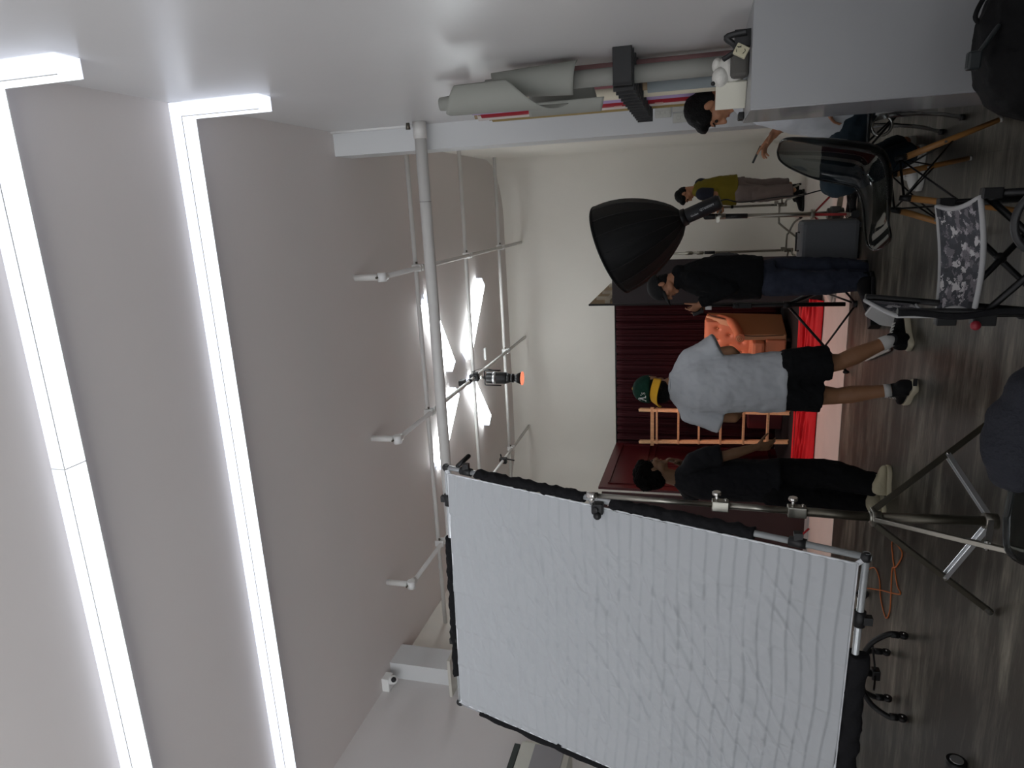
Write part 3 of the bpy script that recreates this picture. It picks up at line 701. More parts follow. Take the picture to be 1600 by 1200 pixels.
for k in range(9):
    t = k/8*math.pi/2; secs.append((P(0, -.01, .018+.100*math.sin(t)), R_.col[0], R_.col[1], max(.094*math.cos(t), .002), max(.117*math.cos(t), .002)))
capm.loft(secs, 28); capm.build('cap', capblk, rj)
mb = MB(); mb.grid(lambda a, b: P(.078*math.sin(math.radians(-75+150*a)), -.01+.10*math.cos(math.radians(-75+150*a))+b*.075*math.cos(math.radians(-75+150*a))**.5, .018-b*.012-.25*(.078*math.sin(math.radians(-75+150*a)))**2*b*10), 14, 5)
mb.build('cap_peak', capblk, rj, solid=.005)
slj = {'L': [(Jj['shL'], .08), (Jj['elL'], .078), (Jj['wrL'], .045)], 'R': [(Jj['shR'], .08), (Jj['elR'], .078), (Jj['wrR'], .045)]}
torso_cloth(rj, 'hoodie', hoodie, Jj, onY(1190, 433, Yj), (.19, .205, .21, .185), (.175, .185, .185, .15), sleeves=slj, hood=-.05, sh_r=.08)
leg_cloth(rj, 'jeans', denim, Jj, ('calf', 1.12), ('calf', 1.12), r=(.115, .098, .082), waist=(.165, .14))
shoe(rj, onZ(1364, 424), onZ(1364, 424)+V((-.27, -.05, 0)), canvas_blk, M('black_rubber', (16, 16, 17), .5), h=.06, ankle=Jj['anR'])
shoe(rj, onZ(1366, 432), onZ(1366, 432)+V((-.27, -.1, 0)), canvas_blk, M('black_rubber', (16, 16, 17), .5), h=.06, ankle=Jj['anL'])
# grey bag at his back, device in the hands
tag(MB().ell(onY(1133, 402, Yj+.05), (.04, .08, .13)).ell(onY(1122, 404, Yj+.05), (.035, .07, .07)).build('shoulder_bag', M('grey_bag_cloth', (70, 70, 72), .9, bump=.3), remesh=.008, smooth=3, disp=[(.04, .012)]), 'small grey bag hanging at the back of the man in jeans', 'bag')
dv = thing('field_monitor', onY(1088, 488, Yj), 'small dark device held by the man in jeans', 'monitor')
MB().box(onY(1091, 487, Yj), (.03, .15, .09), Matrix.Rotation(-.35, 3, 'Y')).build('housing', black_m, dv, bevel=.005)
MB().box(onY(1107, 481, Yj-.1), (.03, .03, .05)).build('grip', white_m, dv, bevel=.004)

# ---- man in olive shirt in the back
olive = M('olive_shirt', (112, 100, 32), .85, bump=.2, bs=30, spec=.2); greyp = M('grey_brown_trousers', (116, 104, 100), .85, bump=.15, bs=30, spec=.2); navy = M('navy_cloth', (22, 26, 40), .85)
Yy = 9.75
Jy = dict(head=onY(1070, 305, Yy), neck=onY(1086, 298, Yy), pelvis=onY(1152, 296, Yy), shL=onY(1097, 303, Yy-.17), shR=onY(1095, 288, Yy+.16),
          elL=onY(1118, 303, Yy-.17), elR=onY(1118, 292, Yy+.15), wrL=onY(1122, 321, Yy-.12), wrR=onY(1125, 318, Yy+.1),
          hipL=onY(1158, 301, Yy-.1), hipR=onY(1158, 293, Yy+.09), knL=onY(1196, 303, Yy-.12), knR=onY(1196, 292, Yy+.12), anL=onY(1240, 297, Yy-.13), anR=onY(1234, 288, Yy+.1))
hpy = {'L': dict(d=V((-.9, .1, -.2)), n=V((0, .6, .2)), t=V((0, .4, .8)), curl=.7), 'R': dict(d=V((-.9, .1, -.2)), n=V((0, -.6, .2)), t=V((0, .4, .8)), curl=.7)}
ry, P, R_ = person(onZ(1255, 294), 'man in olive shirt and grey trousers far back by the white wall, head bowed', Jy, V((-.75, -.25, -.6)), V((-.6, 0, .8)), skin_m, hp=hpy, voxel=.008)
hair(ry, P, R_, 1.02, 'short')
mb = MB(); 
for sd in 'LR':
    a = Jy['sh'+sd]; b = a+(Jy['el'+sd]-a)*.85; mb.ell(a, .082); mb.cyl(a, b, .082, .075, 16)
mb.build('undershirt_sleeves', navy, ry, remesh=.01, smooth=2)
torso_cloth(ry, 'shirt', olive, Jy, onY(1151, 297, Yy), (.20, .20, .19, .17), (.20, .19, .17, .13), sleeves=None, voxel=.012)
leg_cloth(ry, 'trousers', greyp, Jy, ('calf', .97), ('calf', .97), r=(.125, .10, .085), waist=(.17, .16), voxel=.012)
q = onZ(1257, 296); shoe(ry, q, q+V((-.27, -.06, 0)), canvas_blk, M('black_rubber', (16, 16, 17), .5), h=.05, ankle=Jy['anL'])
q = onZ(1249, 287); shoe(ry, q, q+V((-.24, .05, 0)), canvas_blk, M('black_rubber', (16, 16, 17), .5), h=.05, ankle=Jy['anR'])

# ---- seated man behind the counter
white_tee = M('white_tshirt', (200, 204, 208), .85, bump=.15, bs=30, spec=.2); dkden = M('dark_teal_denim', (38, 50, 58), .85, var=.15, vs=9, spec=.2)
Ys = 4.35
Js = dict(head=onY(1108, 170, Ys), neck=onY(1152, 152, Ys), pelvis=onY(1318, 170, Ys+.02), shL=onY(1186, 152, Ys-.19), shR=onY(1186, 150, Ys+.17),
          elL=onY(1246, 165, Ys-.2), elR=onY(1240, 180, Ys+.17), wrL=onY(1270, 215, Ys-.16), wrR=onY(1212, 206, Ys+.12),
          hipL=onY(1318, 180, Ys-.1), hipR=onY(1318, 180, Ys+.12), knL=onY(1310, 284, Ys+.12), knR=onY(1305, 284, Ys+.38),
          anL=onY(1428, 236, Ys+.42), anR=onY(1414, 222, Ys+.62))
Js['pelvis'] = V((.45, Ys+.02, .53)); Js['hipL'] = V((.40, Ys-.08, .52)); Js['hipR'] = V((.40, Ys+.12, .52))
Js['wrL'] = onY(1292, 158, Ys-.2); Js['elL'] = onY(1255, 158, Ys-.22)
hps = {'R': dict(d=onY(1190, 234, Ys+.10)-Js['wrR'], n=V((-.2, -.3, -.9)), t=V((0, -1, .2)), curl=.5, point=True), 'L': dict(d=V((-.5, .3, -.2)), n=V((0, 0, -1)), t=V((0, .8, 0)), curl=.4)}
rs, P, R_ = person(V((.3, Ys, 0)), 'seated man in white T-shirt behind the grey counter, head bowed, holding out a gadget', Js, V((-.78, -.05, -.55)), V((-.55, 0, .8)), skin_m, hp=hps, hs=1.05)
hair(rs, P, R_, 1.07, 'short')
sls = {'L': [(Js['shL'], .08), (Js['shL']+(Js['elL']-Js['shL'])*.75, .082)], 'R': [(Js['shR'], .08), (Js['shR']+(Js['elR']-Js['shR'])*.75, .088)]}
torso_cloth(rs, 'tshirt', white_tee, Js, Js['pelvis']+V((-.02, 0, -.02)), (.21, .20, .20, .18), (.17, .165, .155, .13), sleeves=sls)
leg_cloth(rs, 'trousers', dkden, Js, ('calf', .93), ('calf', .93), r=(.11, .092, .07), waist=(.175, .15), top=.05)
for a, sd in ((onZ(1446, 226), 'L'), (onZ(1430, 212), 'R')):
    shoe(rs, a, a+V((-.27, .0, 0)), M('white_sneaker', (196, 196, 192), .6), M('white_sole', (190, 190, 184), .5), h=.04, sole_h=.034, lace=lace_w, ankle=Js['an'+sd])
w1 = Js['wrR']; dd = (Js['elR']-w1).normalized()
wt = MB(); wt.cyl(w1+dd*.03, w1+dd*.055, .033, .034, 20); wo = wt.build('watch_strap', black_m, rs)
MB().box(w1+dd*.042+V((-.0, -.034, .012)), (.035, .014, .035), Matrix.Rotation(.6, 3, 'Y')).build('watch_case', black_m, rs, bevel=.004)
q = onY(1183, 240, Ys+.1); q2 = onY(1176, 255, Ys+.1)
tag(MB().beam(q+(q-q2)*.8, q2, .022, .012).build('vape_pen', black_m, bevel=.003), 'small black pen-like gadget in the seated man\'s outstretched hand', 'gadget')
# ============================================================ SET: curtain, flats, platform, armchair, ladder
velvet = M('dark_red_velvet', (50, 5, 13), .75, bump=.3, bs=20, spec=.3, var=.2, vs=20, stretch=(6, 6, .3))
redcloth = M('bright_red_velvet', (205, 6, 24), .65, spec=.4, bump=.2, bs=60)
redwall = M('dark_red_panel', (74, 20, 23), .4, spec=.4, var=.05, vs=2)
brownflat = M('dark_brown_flat', (56, 32, 32), .6, var=.05, vs=3); charflat = M('charcoal_flat', (52, 46, 48), .7, var=.05, vs=3)
YS = 8.12
st_ = thing('set_platform', (-2.35, 9.1, 0), 'low black platform under the armchair and ladder', 'platform')
MB().bx(-3.55, -1.2, YS, 10.15, .006, .19).build('deck', M('black_deck', (16, 13, 14), .7), st_)
cb = thing('velvet_curtain', (-2.5, 10.0, 0), 'tall dark red velvet curtain hanging behind the armchair', 'curtain')
def cfn(u, v):
    x = -3.58+u*2.36; z = .19+v*2.26
    ph = u*2*math.pi*19
    y = 10.0+.030*math.sin(ph)+.016*math.sin(ph*2.3+1.5+v*.8)+.01*math.sin(ph*5+v*3)
    return (x+.006*math.sin(v*5+u*40), y, z)
MB().grid(cfn, 420, 24).build('pleated_cloth', velvet, cb, solid=.004)
MB().cyl((-3.6, 10.03, 2.46), (-1.2, 10.03, 2.46), .016).build('curtain_rod', blackmetal, cb)
MB().bx(-3.6, -1.2, 10.06, 10.09, .19, 2.44).build('backing_flat', brownflat, cb)
# right: depthwise flat seen from its raw outer side, and the charcoal flat facing the camera
rf = thing('scenery_flat', (-1.13, 9.0, 0), 'raw plywood flat standing edge-on beside the velvet curtain, battens on its outer side', 'scenery panel')
MB().bx(-1.165, -1.15, 8.02, 10.1, .0, 2.54).build('panel_sheet', ply_m, rf)
MB().bx(-1.17, -1.150, 8.0, 8.03, 0, 2.545).build('front_edge', M('black_paint', (16, 13, 12), .6), rf)
for yv in (8.35, 8.9, 9.6): MB().bx(-1.15, -1.11, yv, yv+.06, 0, 2.5).build('batten', M('pale_batten', (176, 166, 150), .7), rf)
MB().bx(-1.15, -1.11, 8.05, 10.1, 2.30, 2.36).build('batten', M('pale_batten', (176, 166, 150), .7), rf)
MB().beam((-1.10, 9.2, 2.30), (-1.10, 10.0, 2.42), .03, .05).build('brace', M('pale_batten', (176, 166, 150), .7), rf)
cf = thing('scenery_flat', (-.87, 8.0, 0), 'flat charcoal panel facing the camera behind the man in jeans', 'scenery panel')
MB().bx(-1.145, -.655, 7.985, 8.01, .0, 2.265).build('panel_sheet', charflat, cf, bevel=.002)
MB().bx(-1.145, -.655, 8.011, 8.05, .0, .07).bx(-1.10, -1.05, 8.011, 8.05, 0, 2.2).bx(-.71, -.66, 8.011, 8.05, 0, 2.2).build('rear_frame', ply_m, cf)
# left side wall of the set with panel mouldings
sw = thing('scenery_flat', (-3.5, 9.0, 0), 'dark red panelled side wall of the set next to the ladder and curly-haired man', 'scenery panel')
A0, A1 = V((-3.46, 8.0, 0)), V((-3.58, 10.02, 0))
dv_ = (A1-A0).normalized(); nv_ = V((dv_.y, -dv_.x, 0))
mb = MB(); mb.add([A0, A1, A1+V((0, 0, 2.47)), A0+V((0, 0, 2.47)), A0-nv_*.03, A1-nv_*.03, A1-nv_*.03+V((0, 0, 2.47)), A0-nv_*.03+V((0, 0, 2.47))], [(0, 1, 2, 3), (4, 7, 6, 5), (0, 4, 5, 1), (3, 2, 6, 7), (0, 3, 7, 4), (1, 5, 6, 2)])
mb.build('panel_sheet', redwall, sw)
for (t0, t1, z0, z1) in ((.15, 1.9, 1.95, 2.36), (.15, .95, 1.28, 1.86), (1.05, 1.9, 1.28, 1.86), (.15, 1.9, .3, 1.18)):
    mb = MB()
    for a, b in (((t0, z0), (t1, z0)), ((t0, z1), (t1, z1)), ((t0, z0), (t0, z1)), ((t1, z0), (t1, z1))):
        mb.beam(A0+dv_*a[0]+V((0, 0, a[1]))+nv_*.006, A0+dv_*b[0]+V((0, 0, b[1]))+nv_*.006, .018, .018)
    mb.build('moulding', redwall, sw)
lf = thing('scenery_flat', (-3.9, 7.97, 0), 'dark brown panel facing the camera between the stand and the diffusion frame', 'scenery panel')
MB().bx(-3.50, -4.45, 7.93, 7.96, .05, 2.42).build('panel_sheet', brownflat, lf, bevel=.002)
MB().bx(-3.50, -4.45, 7.93, 7.955, .0, .05).build('foot_rail', alu, lf)
q = onY(955, 787, 7.92); tag(MB().box(q, (.07, .006, .09)).build('paper_note', M('paper', (214, 212, 206), .8)), 'small blank white note on the dark panel top beside the steel stand', 'note')
q = onY(1073, 803, 7.86)
mb = MB(); mb.ell(onY(1070, 814, 7.86), (.10, .035, .085)).cyl(onY(1070, 814, 7.86), onY(1070, 824, 7.86), .02)
tag(mb.build('wall_lamp', white_m, remesh=.008, smooth=2), 'white rounded lamp head poking out in front of the dark panel behind the diffusion frame', 'lamp')
a = onY(1246, 842, 7.8); b = onY(1264, 826, 7.8)
tag(MB().cyl(a, b, .012, n=8).build('red_stick', M('red_plastic', (150, 24, 34), .5)), 'short red stick leaning low against the dark panel', 'stick')
# red velvet bunched in front of the platform
def rfn(u, v):
    x = -3.52+u*2.40; 
    t = v
    y = YS+.06-.34*t; z = .19*(1-t)**.75*1.0+.012+.012*math.sin(t*math.pi)
    wv = (noise.noise(V((x*1.1, t*9, 0)))*.5+.28*noise.noise(V((x*3, t*24, 5)))+.2*math.sin(t*44+noise.noise(V((x*1.5, 0, 2)))*6))*.05*math.sin(math.pi*min(1, t*1.05+.02))
    return (x+.02*noise.noise(V((x*4, t*3, 9))), y-wv*.8+ (.05*noise.noise(V((x*2, 3, 1))) if t > .5 else 0), max(.008, z+wv))
tag(MB().grid(rfn, 260, 60).build('red_velvet_cloth', redcloth, solid=.004), 'bright red velvet cloth bunched along the front of the set platform', 'cloth')

# armchair
def armchair(c, yaw, s_):
    t = thing('armchair', c, 'orange leather armchair with tufted back, lit warm in front of the curtain', 'armchair')
    leather = M('orange_leather', (206, 130, 96), .38, bump=.12, bs=30, spec=.5, var=.06, vs=6); brown = M('tan_leather', (190, 146, 108), .5, bump=.1, bs=40)
    Rz = Matrix.Rotation(yaw, 3, 'Z')
    W = lambda x, y, z: c+Rz@(V((x, y, z))*s_)      # local: chair faces -y
    def bxr(x0, x1, y0, y1, z0, z1): return MB().box(W((x0+x1)/2, (y0+y1)/2, (z0+z1)/2), ((x1-x0)*s_, (y1-y0)*s_, (z1-z0)*s_), Rz)
    bxr(-.32, .32, -.34, .25, .06, .30).build('seat_base', leather, t, bevel=.02)
    bxr(-.30, .30, -.37, .20, .30, .46).build('seat_cushion', leather, t, bevel=.045)
    # tufted back: grid with button dimples, thick
    def bfn(u, v):
        x = (-.33+.66*u); z = .40+v*.60; bulge = .05*math.sin(math.pi*u)**.4*math.sin(math.pi*min(1, v*1.02))**.35
        dm = 0
        for r_ in range(3):
            for q_ in range(4 if r_ % 2 == 0 else 3):
                bx_ = -.24+.16*q_+(0 if r_ % 2 == 0 else .08); bz_ = .55+.15*r_
                d2 = ((x-bx_)**2+(z-bz_)**2); dm += .035*math.exp(-d2/.0009)+.012*math.exp(-d2/.006)
        return W(x, .18+.10*v-bulge-.04+dm, z)
    MB().grid(bfn, 60, 50).build('back_cushion', leather, t, solid=.02)
    mb = MB(); mb.prism([W(-.35, .16, .06), W(-.35, .33, .06), W(-.35, .42, 1.0), W(-.35, .24, 1.02)], Rz@V((.70*s_, 0, 0))); mb.build('backrest', leather, t, bevel=.03)
    bt = MB()
    for r_ in range(3):
        for q_ in range(4 if r_ % 2 == 0 else 3):
            bx_ = -.24+.16*q_+(0 if r_ % 2 == 0 else .08); bz_ = .55+.15*r_; v = (bz_-.40)/.6
            bt.ell(W(bx_, .18+.1*v-.05-.005, bz_), .012*s_)
    bt.build('buttons', brown, t)
    for sx in (-1, 1):
        mb = MB(); mb.prism([W(sx*.30, -.30, .06), W(sx*.30, .33, .06), W(sx*.30, .41, .98), W(sx*.30, .30, 1.0), W(sx*.30, .08, .66), W(sx*.30, -.30, .58)], Rz@V((sx*.08*s_, 0, 0)))
        plabel(mb.build('side_panel', brown, t, bevel=.012), 'tan leather side panel')
        mb = MB(); mb.tube(bez([W(sx*.355, -.36, .60), W(sx*.36, -.1, .63), W(sx*.36, .16, .70), W(sx*.36, .30, .86), W(sx*.355, .33, .98)], 6), [.058*s_]*12+[.05*s_]*6+[.035*s_]*7, 16); mb.build('rolled_arm', leather, t)
        mb = MB(); sp_ = [W(sx*(.355)+.045*math.cos(a)*(1-a/14), -.375, .60+.045*math.sin(a)*(1-a/14)) for a in [k*.45 for k in range(28)]]; mb.tube(sp_, .006*s_, 6); mb.build('arm_scroll', brown, t)
        mb = MB(); mb.tube(bez([W(sx*.385, -.33, .10), W(sx*.385, -.33, .56), W(sx*.385, .05, .62), W(sx*.385, .26, .90), W(sx*.385, .36, .99)]), .006*s_, 6); mb.build('piping', M('dark_piping', (70, 42, 28), .6), t)
        for yv in (-.28, .28): MB().cyl(W(sx*.30, yv, .0), W(sx*.30, yv, .06), .02*s_, .028*s_).build('leg', M('dark_wood', (40, 24, 16), .5), t)
    return t
armchair(V((-1.95, 9.12, .19)), math.radians(-14), 1.0)

# wooden ladder leaning upright on the platform
Yl = 8.62
ld = thing('wooden_ladder', (-2.9, Yl, .19), 'pale wooden ladder leaning against the velvet curtain', 'ladder')
def LP(px, py, dy=0): return onY(px, py, Yl+dy)
top1, top2 = onY(998, 640, 9.7), onY(1001, 690, 9.7); bot1, bot2 = onY(1236, 644, Yl-.06), onY(1238, 689, Yl-.06)
bot1.z = bot2.z = .191; top1.z = top2.z = (top1.z+top2.z)/2
bot1.y = bot2.y = Yl-.1
for a, b in ((bot1, top1), (bot2, top2)): MB().beam(a, b, .042, .055, V((0, 1, 0))).build('side_rail', pine_m, ld, bevel=.003)
for f in (.125, .27, .415, .56, .705, .865):
    a = bot1+(top1-bot1)*f; b = bot2+(top2-bot2)*f
    MB().box((a+b)/2, ((a-b).length+.05, .085, .028)).build('rung', pine_m, ld, bevel=.003)
rl = bot1+(top1-bot1)*.90; rr = bot2+(top2-bot2)*.90
MB().box((rl+rr)/2+V((0, -.03, 0)), ((rl-rr).length+.10, .022, .05)).build('cross_bar', pine_m, ld, bevel=.003)
bx_ = onY(1215, 648, 9.0)
tag(MB().bx(bx_.x-.28, bx_.x+.25, 9.25, 9.5, .191, .62).build('red_storage_box', M('dark_red_box', (88, 20, 24), .6), bevel=.01), 'dark red box behind the ladder on the platform', 'box')

# lone sneaker-like white bag on the cyclorama floor
q = onZ(1306, 448)
sn = thing('white_sneaker', q, 'white sneaker standing on the pink-lit floor beside the man in jeans', 'shoe')
shoe(sn, q+V((.14, .05, .004)), q+V((-.15, -.04, .004)), M('offwhite_canvas', (186, 182, 176), .7, bump=.8, bs=30), M('offwhite_rubber', (196, 192, 186), .5), h=.07, lace=lace_w, ankle=q+V((.07, .03, .25)))

# ============================================================ STANDS
def stand_legs(t, top, n, rad, base_z, r, mt, ang0=0, foot=None, brace=None, floor=0.0):
    for k in range(n):
        a = ang0+2*math.pi*k/n; f = V((top.x+rad*math.cos(a), top.y+rad*math.sin(a), floor+r)); st0 = V((top.x+.03*math.cos(a), top.y+.03*math.sin(a), top.z))
        MB().cyl(st0, f, r, n=10).build('leg', mt, t)
        if foot: MB().caps(f+(st0-f).normalized()*.05, f, r*1.35, r*1.35).build('foot_cap', foot, t)
        if brace:
            m_ = st0+(f-st0)*.55; MB().cyl(V((top.x, top.y, base_z)), m_, r*.7, n=8).build('brace', mt, t)
# black light stand
Ybk = 6.35
q = onY(1340, 475, Ybk); px = q.x
bs_ = thing('light_stand', (px, Ybk, 0), 'slim black tripod stand beside the man in jeans', 'light stand')
MB().cyl((px, Ybk, .09), (px, Ybk, .95), .019).cyl((px, Ybk, .95), (px-.0, Ybk, 1.32), .013).build('pole', blackmetal, bs_)
zc1 = onY(1230, 475, Ybk).z; zc2 = onY(1338, 475, Ybk).z
MB().cyl((px, Ybk, zc1-.03), (px, Ybk, zc1+.03), .032).build('upper_collar', black_m, bs_); MB().cyl((px, Ybk, zc2-.03), (px, Ybk, zc2+.03), .03).build('lower_collar', black_m, bs_)
for (fx, fy) in ((-.62, .10), (.38, -.28), (.10, .58)):
    f = V((px+fx, Ybk+fy, .015)); MB().cyl((px, Ybk, zc1), f, .012, n=10).build('leg', blackmetal, bs_)
    m_ = V((px, Ybk, zc1))+(f-V((px, Ybk, zc1)))*.62; MB().cyl((px, Ybk, zc2), m_, .009, n=8).build('brace', blackmetal, bs_)
    MB().caps(f, f+V((0, 0, .02)), .016).build('foot_cap', black_m, bs_)
q = onY(1160, 474, Ybk)
MB().box((px, Ybk, q.z), (.05, .05, .16)).cyl((px, Ybk-.03, q.z+.05), (px+.0, Ybk-.07, q.z+.05), .02).build('clamp_knob', black_m, bs_, bevel=.006)

# softbox, strobe and roller stand
Yso = 6.85
hub = onY(1066, 341, Yso); rimc = onY(956, 390, Yso+.10)
ax = (rimc-hub).normalized(); Ls = (rimc-hub).length; Rr = (onY(925, 325, Yso)-onY(988, 455, Yso)).length/2
bxs, bys, _ = basis(ax, V((0, 1, 0)))
sb = thing('softbox', rimc, 'big black parabolic softbox tilted upwards on the silver stand', 'softbox')
NS = 16
def sring(t):    # t 0 hub .. 1 rim
    r = .075+(Rr-.075)*(math.sin(t*math.pi/2)**.72)
    return hub+ax*(t*Ls), r
rings = []
for k in range(15):
    c, r = sring(k/14); rg = []
    for i in range(NS*4):
        a = 2*math.pi*i/(NS*4); sag = 1-.035*abs(math.sin(a*NS/2))*math.sin(math.pi*min(1, k/14+.1)); rg.append(c+(bxs*math.cos(a)+bys*math.sin(a))*r*sag)
    rings.append(rg)
sbm = M('softbox_fabric', (9, 10, 11), .62, bump=.15, bs=20, spec=.35)
mb = MB(); mb.rings(rings, cap=False); mb.build('shell', sbm, sb, solid=.004)
mb = MB()
for i in range(NS):
    a = 2*math.pi*i/NS; mb.tube([sring(k/14)[0]+(bxs*math.cos(a)+bys*math.sin(a))*(sring(k/14)[1]+.002) for k in range(15)], .0045, 6)
mb.build('ribs', M('rib_seam', (17, 18, 20), .6), sb)
mb = MB(); c, r = sring(1); mb.tube([c+(bxs*math.cos(a)+bys*math.sin(a))*r for a in [2*math.pi*i/64 for i in range(64)]], .010, 8, closed=True); mb.build('rim', sbm, sb)
mb = MB(); c2 = c-ax*.03; mb.cyl(c2, c2-ax*.003, Rr*.97, n=48); mb.build('inner_lining', M('black_lining', (30, 30, 31), .8), sb)
mb = MB(); mb.cyl(hub+ax*.03, hub-ax*.04, .085, .08, 24); mb.build('speed_ring', black_m, sb)
sbk = hub-ax*.045; send = onY(1111, 317, Yso-.03); send = sbk-ax*.31
sg = thing('studio_strobe', sbk, 'black studio strobe with pale lettering mounted behind the softbox', 'strobe')
strobe_m = M('strobe_body', (24, 26, 31), .5, spec=.5)
MB().cyl(sbk, send, .070, n=28).build('flash_body', strobe_m, sg, bevel=.006); MB().cyl(send, send-ax*.02, .062, .055, 28).build('rear_panel', black_m, sg, bevel=.004)
camd = (CAMP-(sbk+send)/2).normalized(); camd = (camd-ax*camd.dot(ax)).normalized()
td = -ax; ydir = camd.cross(td)
wm = M('pale_lettering', (200, 202, 206), .6)
for body, f_, size in (('Godox', .26, .026), ('QT600IIIM', .66, .030)):
    text_mesh('lettering', body, size, wm, sg, sbk+(send-sbk)*f_+camd*.0708+ydir*(-.018 if f_ < .4 else .0), td, ydir, extrude=.0005)
mb = MB(); e0 = sbk+(send-sbk)*.45-V((0, 0, .07)); stt = onY(1098, 339, Yso)
px2 = stt.x; zt2 = stt.z
mb.box(e0+V((0, 0, -.02)), (.06, .06, .06)).beam(e0, V((px2, Yso, zt2-.02)), .04, .05).caps(V((px2, Yso, zt2-.03)), V((px2, Yso, zt2-.13)), .026); mb.build('tilt_bracket', black_m, sg)
mb = MB(); mb.tube(bez([send, send-ax*.05+V((0, 0, -.02)), onY(1160, 316, Yso+.03), onY(1215, 308, Yso+.03), onY(1252, 305, Yso+.02), onY(1285, 297, Yso), onY(1322, 294, Yso-.05)+V((0, 0, 0)), onZ(1338, 300, .02), onZ(1342, 315, .01)], 8), .006, 6)
mb.build('power_cable', black_m, sg)
pole_b = onZ(1318, 324.5, .12); pb = V((px2-.02, Yso, .12))
rs_ = thing('roller_stand', (px2-.02, Yso, 0), 'silver stand with red braced base carrying the softbox', 'light stand')
zr = lambda x_: onY(x_, 330, Yso).z
MB().cyl((px2, Yso, zt2-.12), (px2, Yso, zr(1120)), .012).build('top_spigot', chrome, rs_)
MB().cyl((px2, Yso, zr(1117)), (px2-.003, Yso, zr(1134)), .026).box((px2-.03, Yso-.02, zr(1122)), (.05, .03, .03)).cyl((px2, Yso, zr(1119)), (px2+.06, Yso-.02, zr(1127)), .009).build('joint_lock', steel, rs_)
MB().cyl((px2-.003, Yso, zr(1134)), (px2-.008, Yso, zr(1168)), .023).build('grip_sleeve', black_m, rs_)
MB().cyl((px2-.008, Yso, zr(1168)), (px2-.02, Yso, .16), .020, .022).build('pole', steel, rs_)
MB().cyl((px2-.018, Yso, zr(1273)), (px2-.018, Yso, zr(1267)), .045).build('collar', steel, rs_)
MB().cyl((px2-.02, Yso, .06), (px2-.02, Yso, .20), .05).box((px2-.02, Yso, .13), (.13, .10, .08)).build('base_hub', M('cast_metal', (92, 92, 88), .45, metal=.7), rs_, bevel=.01)
redp = M('red_painted_tube', (150, 26, 30), .4)
for a in (.5, 2.55, 4.7):
    f = V((px2-.02+.36*math.cos(a), Yso+.36*math.sin(a), .05)); c = V((px2-.02+.03*math.cos(a), Yso+.03*math.sin(a), .10))
    MB().beam(c, f, .03, .045).build('base_leg', steel, rs_, bevel=.004)
    MB().beam(V((px2-.02, Yso, zr(1270))), c+(f-c)*.72+V((0, 0, .02)), .022, .014).build('red_brace', redp, rs_)
    cw = MB(); cw.cyl(f+V((0, -.012, -.015)), f+V((0, .012, -.015)), .034, n=16); cw.build('caster', black_m, rs_)
# coiled cable on the floor
co = MB(); rnd = random.Random(5); q = onZ(1336, 318, .02); pts = []
for i in range(150):
    a = i*.42; r = .10+.025*math.sin(i*.23)+rnd.uniform(-.006, .006); pts.append(V((q.x+r*math.cos(a), q.y+.06+r*.9*math.sin(a), .012+.05*(i/150)+.008*math.sin(a*3))))
co.tube(pts, .005, 6); tag(co.build('coiled_cable', black_m), 'black cable coiled on the floor at the foot of the roller stand', 'cable')

# two far chrome stands with bent turtle legs
def cstand(px_, x_top, x_low, Y, label, arms, blk, parts_top):
    p0 = onY(x_low, px_, Y); X = p0.x
    t = thing('c_stand', (X, Y, 0), label, 'light stand')
    zt, zl = onY(x_top, px_, Y).z, p0.z
    MB().cyl((X, Y, zl), (X, Y, zt), .015).build('pole', steel, t)
    MB().cyl((X, Y, onY(blk[0], px_, Y).z), (X, Y, onY(blk[1], px_, Y).z), .022).build('grip_sleeve', black_m, t)
    for a_ in parts_top: MB().cyl((X, Y, onY(a_[0], px_, Y).z), (X, Y, onY(a_[1], px_, Y).z), .024).build('joint_lock', steel, t)
    for k, (dx, dy) in enumerate(arms):
        d = V((dx, dy, 0)); z0 = zl-.03-.035*k
        MB().cyl((X, Y, z0-.02), (X, Y, z0+.02), .026).build('leg_collar', steel, t)
        MB().tube(bez([V((X, Y, z0)), V((X, Y, z0))+d*.45, V((X, Y, z0-.02))+d*.55, V((X, Y, .10))+d*.85, V((X, Y, .015))+d*1.0], 6), .0125, 10).build('leg', steel, t)
        MB().caps(V((X, Y, .03))+d*.99, V((X, Y, .018))+d*1.0, .016).build('foot_cap', black_m, t)
    MB().cyl((X, Y-.03, zl+.02), (X+.02, Y-.09, zl+.02), .014).box((X+.03, Y-.1, zl+.02), (.04, .02, .05)).build('clamp_knob', steel, t)
cstand(320, 1107, 1214, 9.9, 'chrome stand with bent legs in front of the man in olive shirt', ((-.46, -.06), (.25, .18), (.12, -.34)), (1142, 1146), ((1107, 1114),))
cstand(391, 1050, 1224, 9.9, 'chrome stand with bent legs between the grey case and the charcoal panel', ((.42, -.08), (-.22, .26), (-.1, -.30)), (1101, 1117), ((1071, 1082), (1089, 1099)))

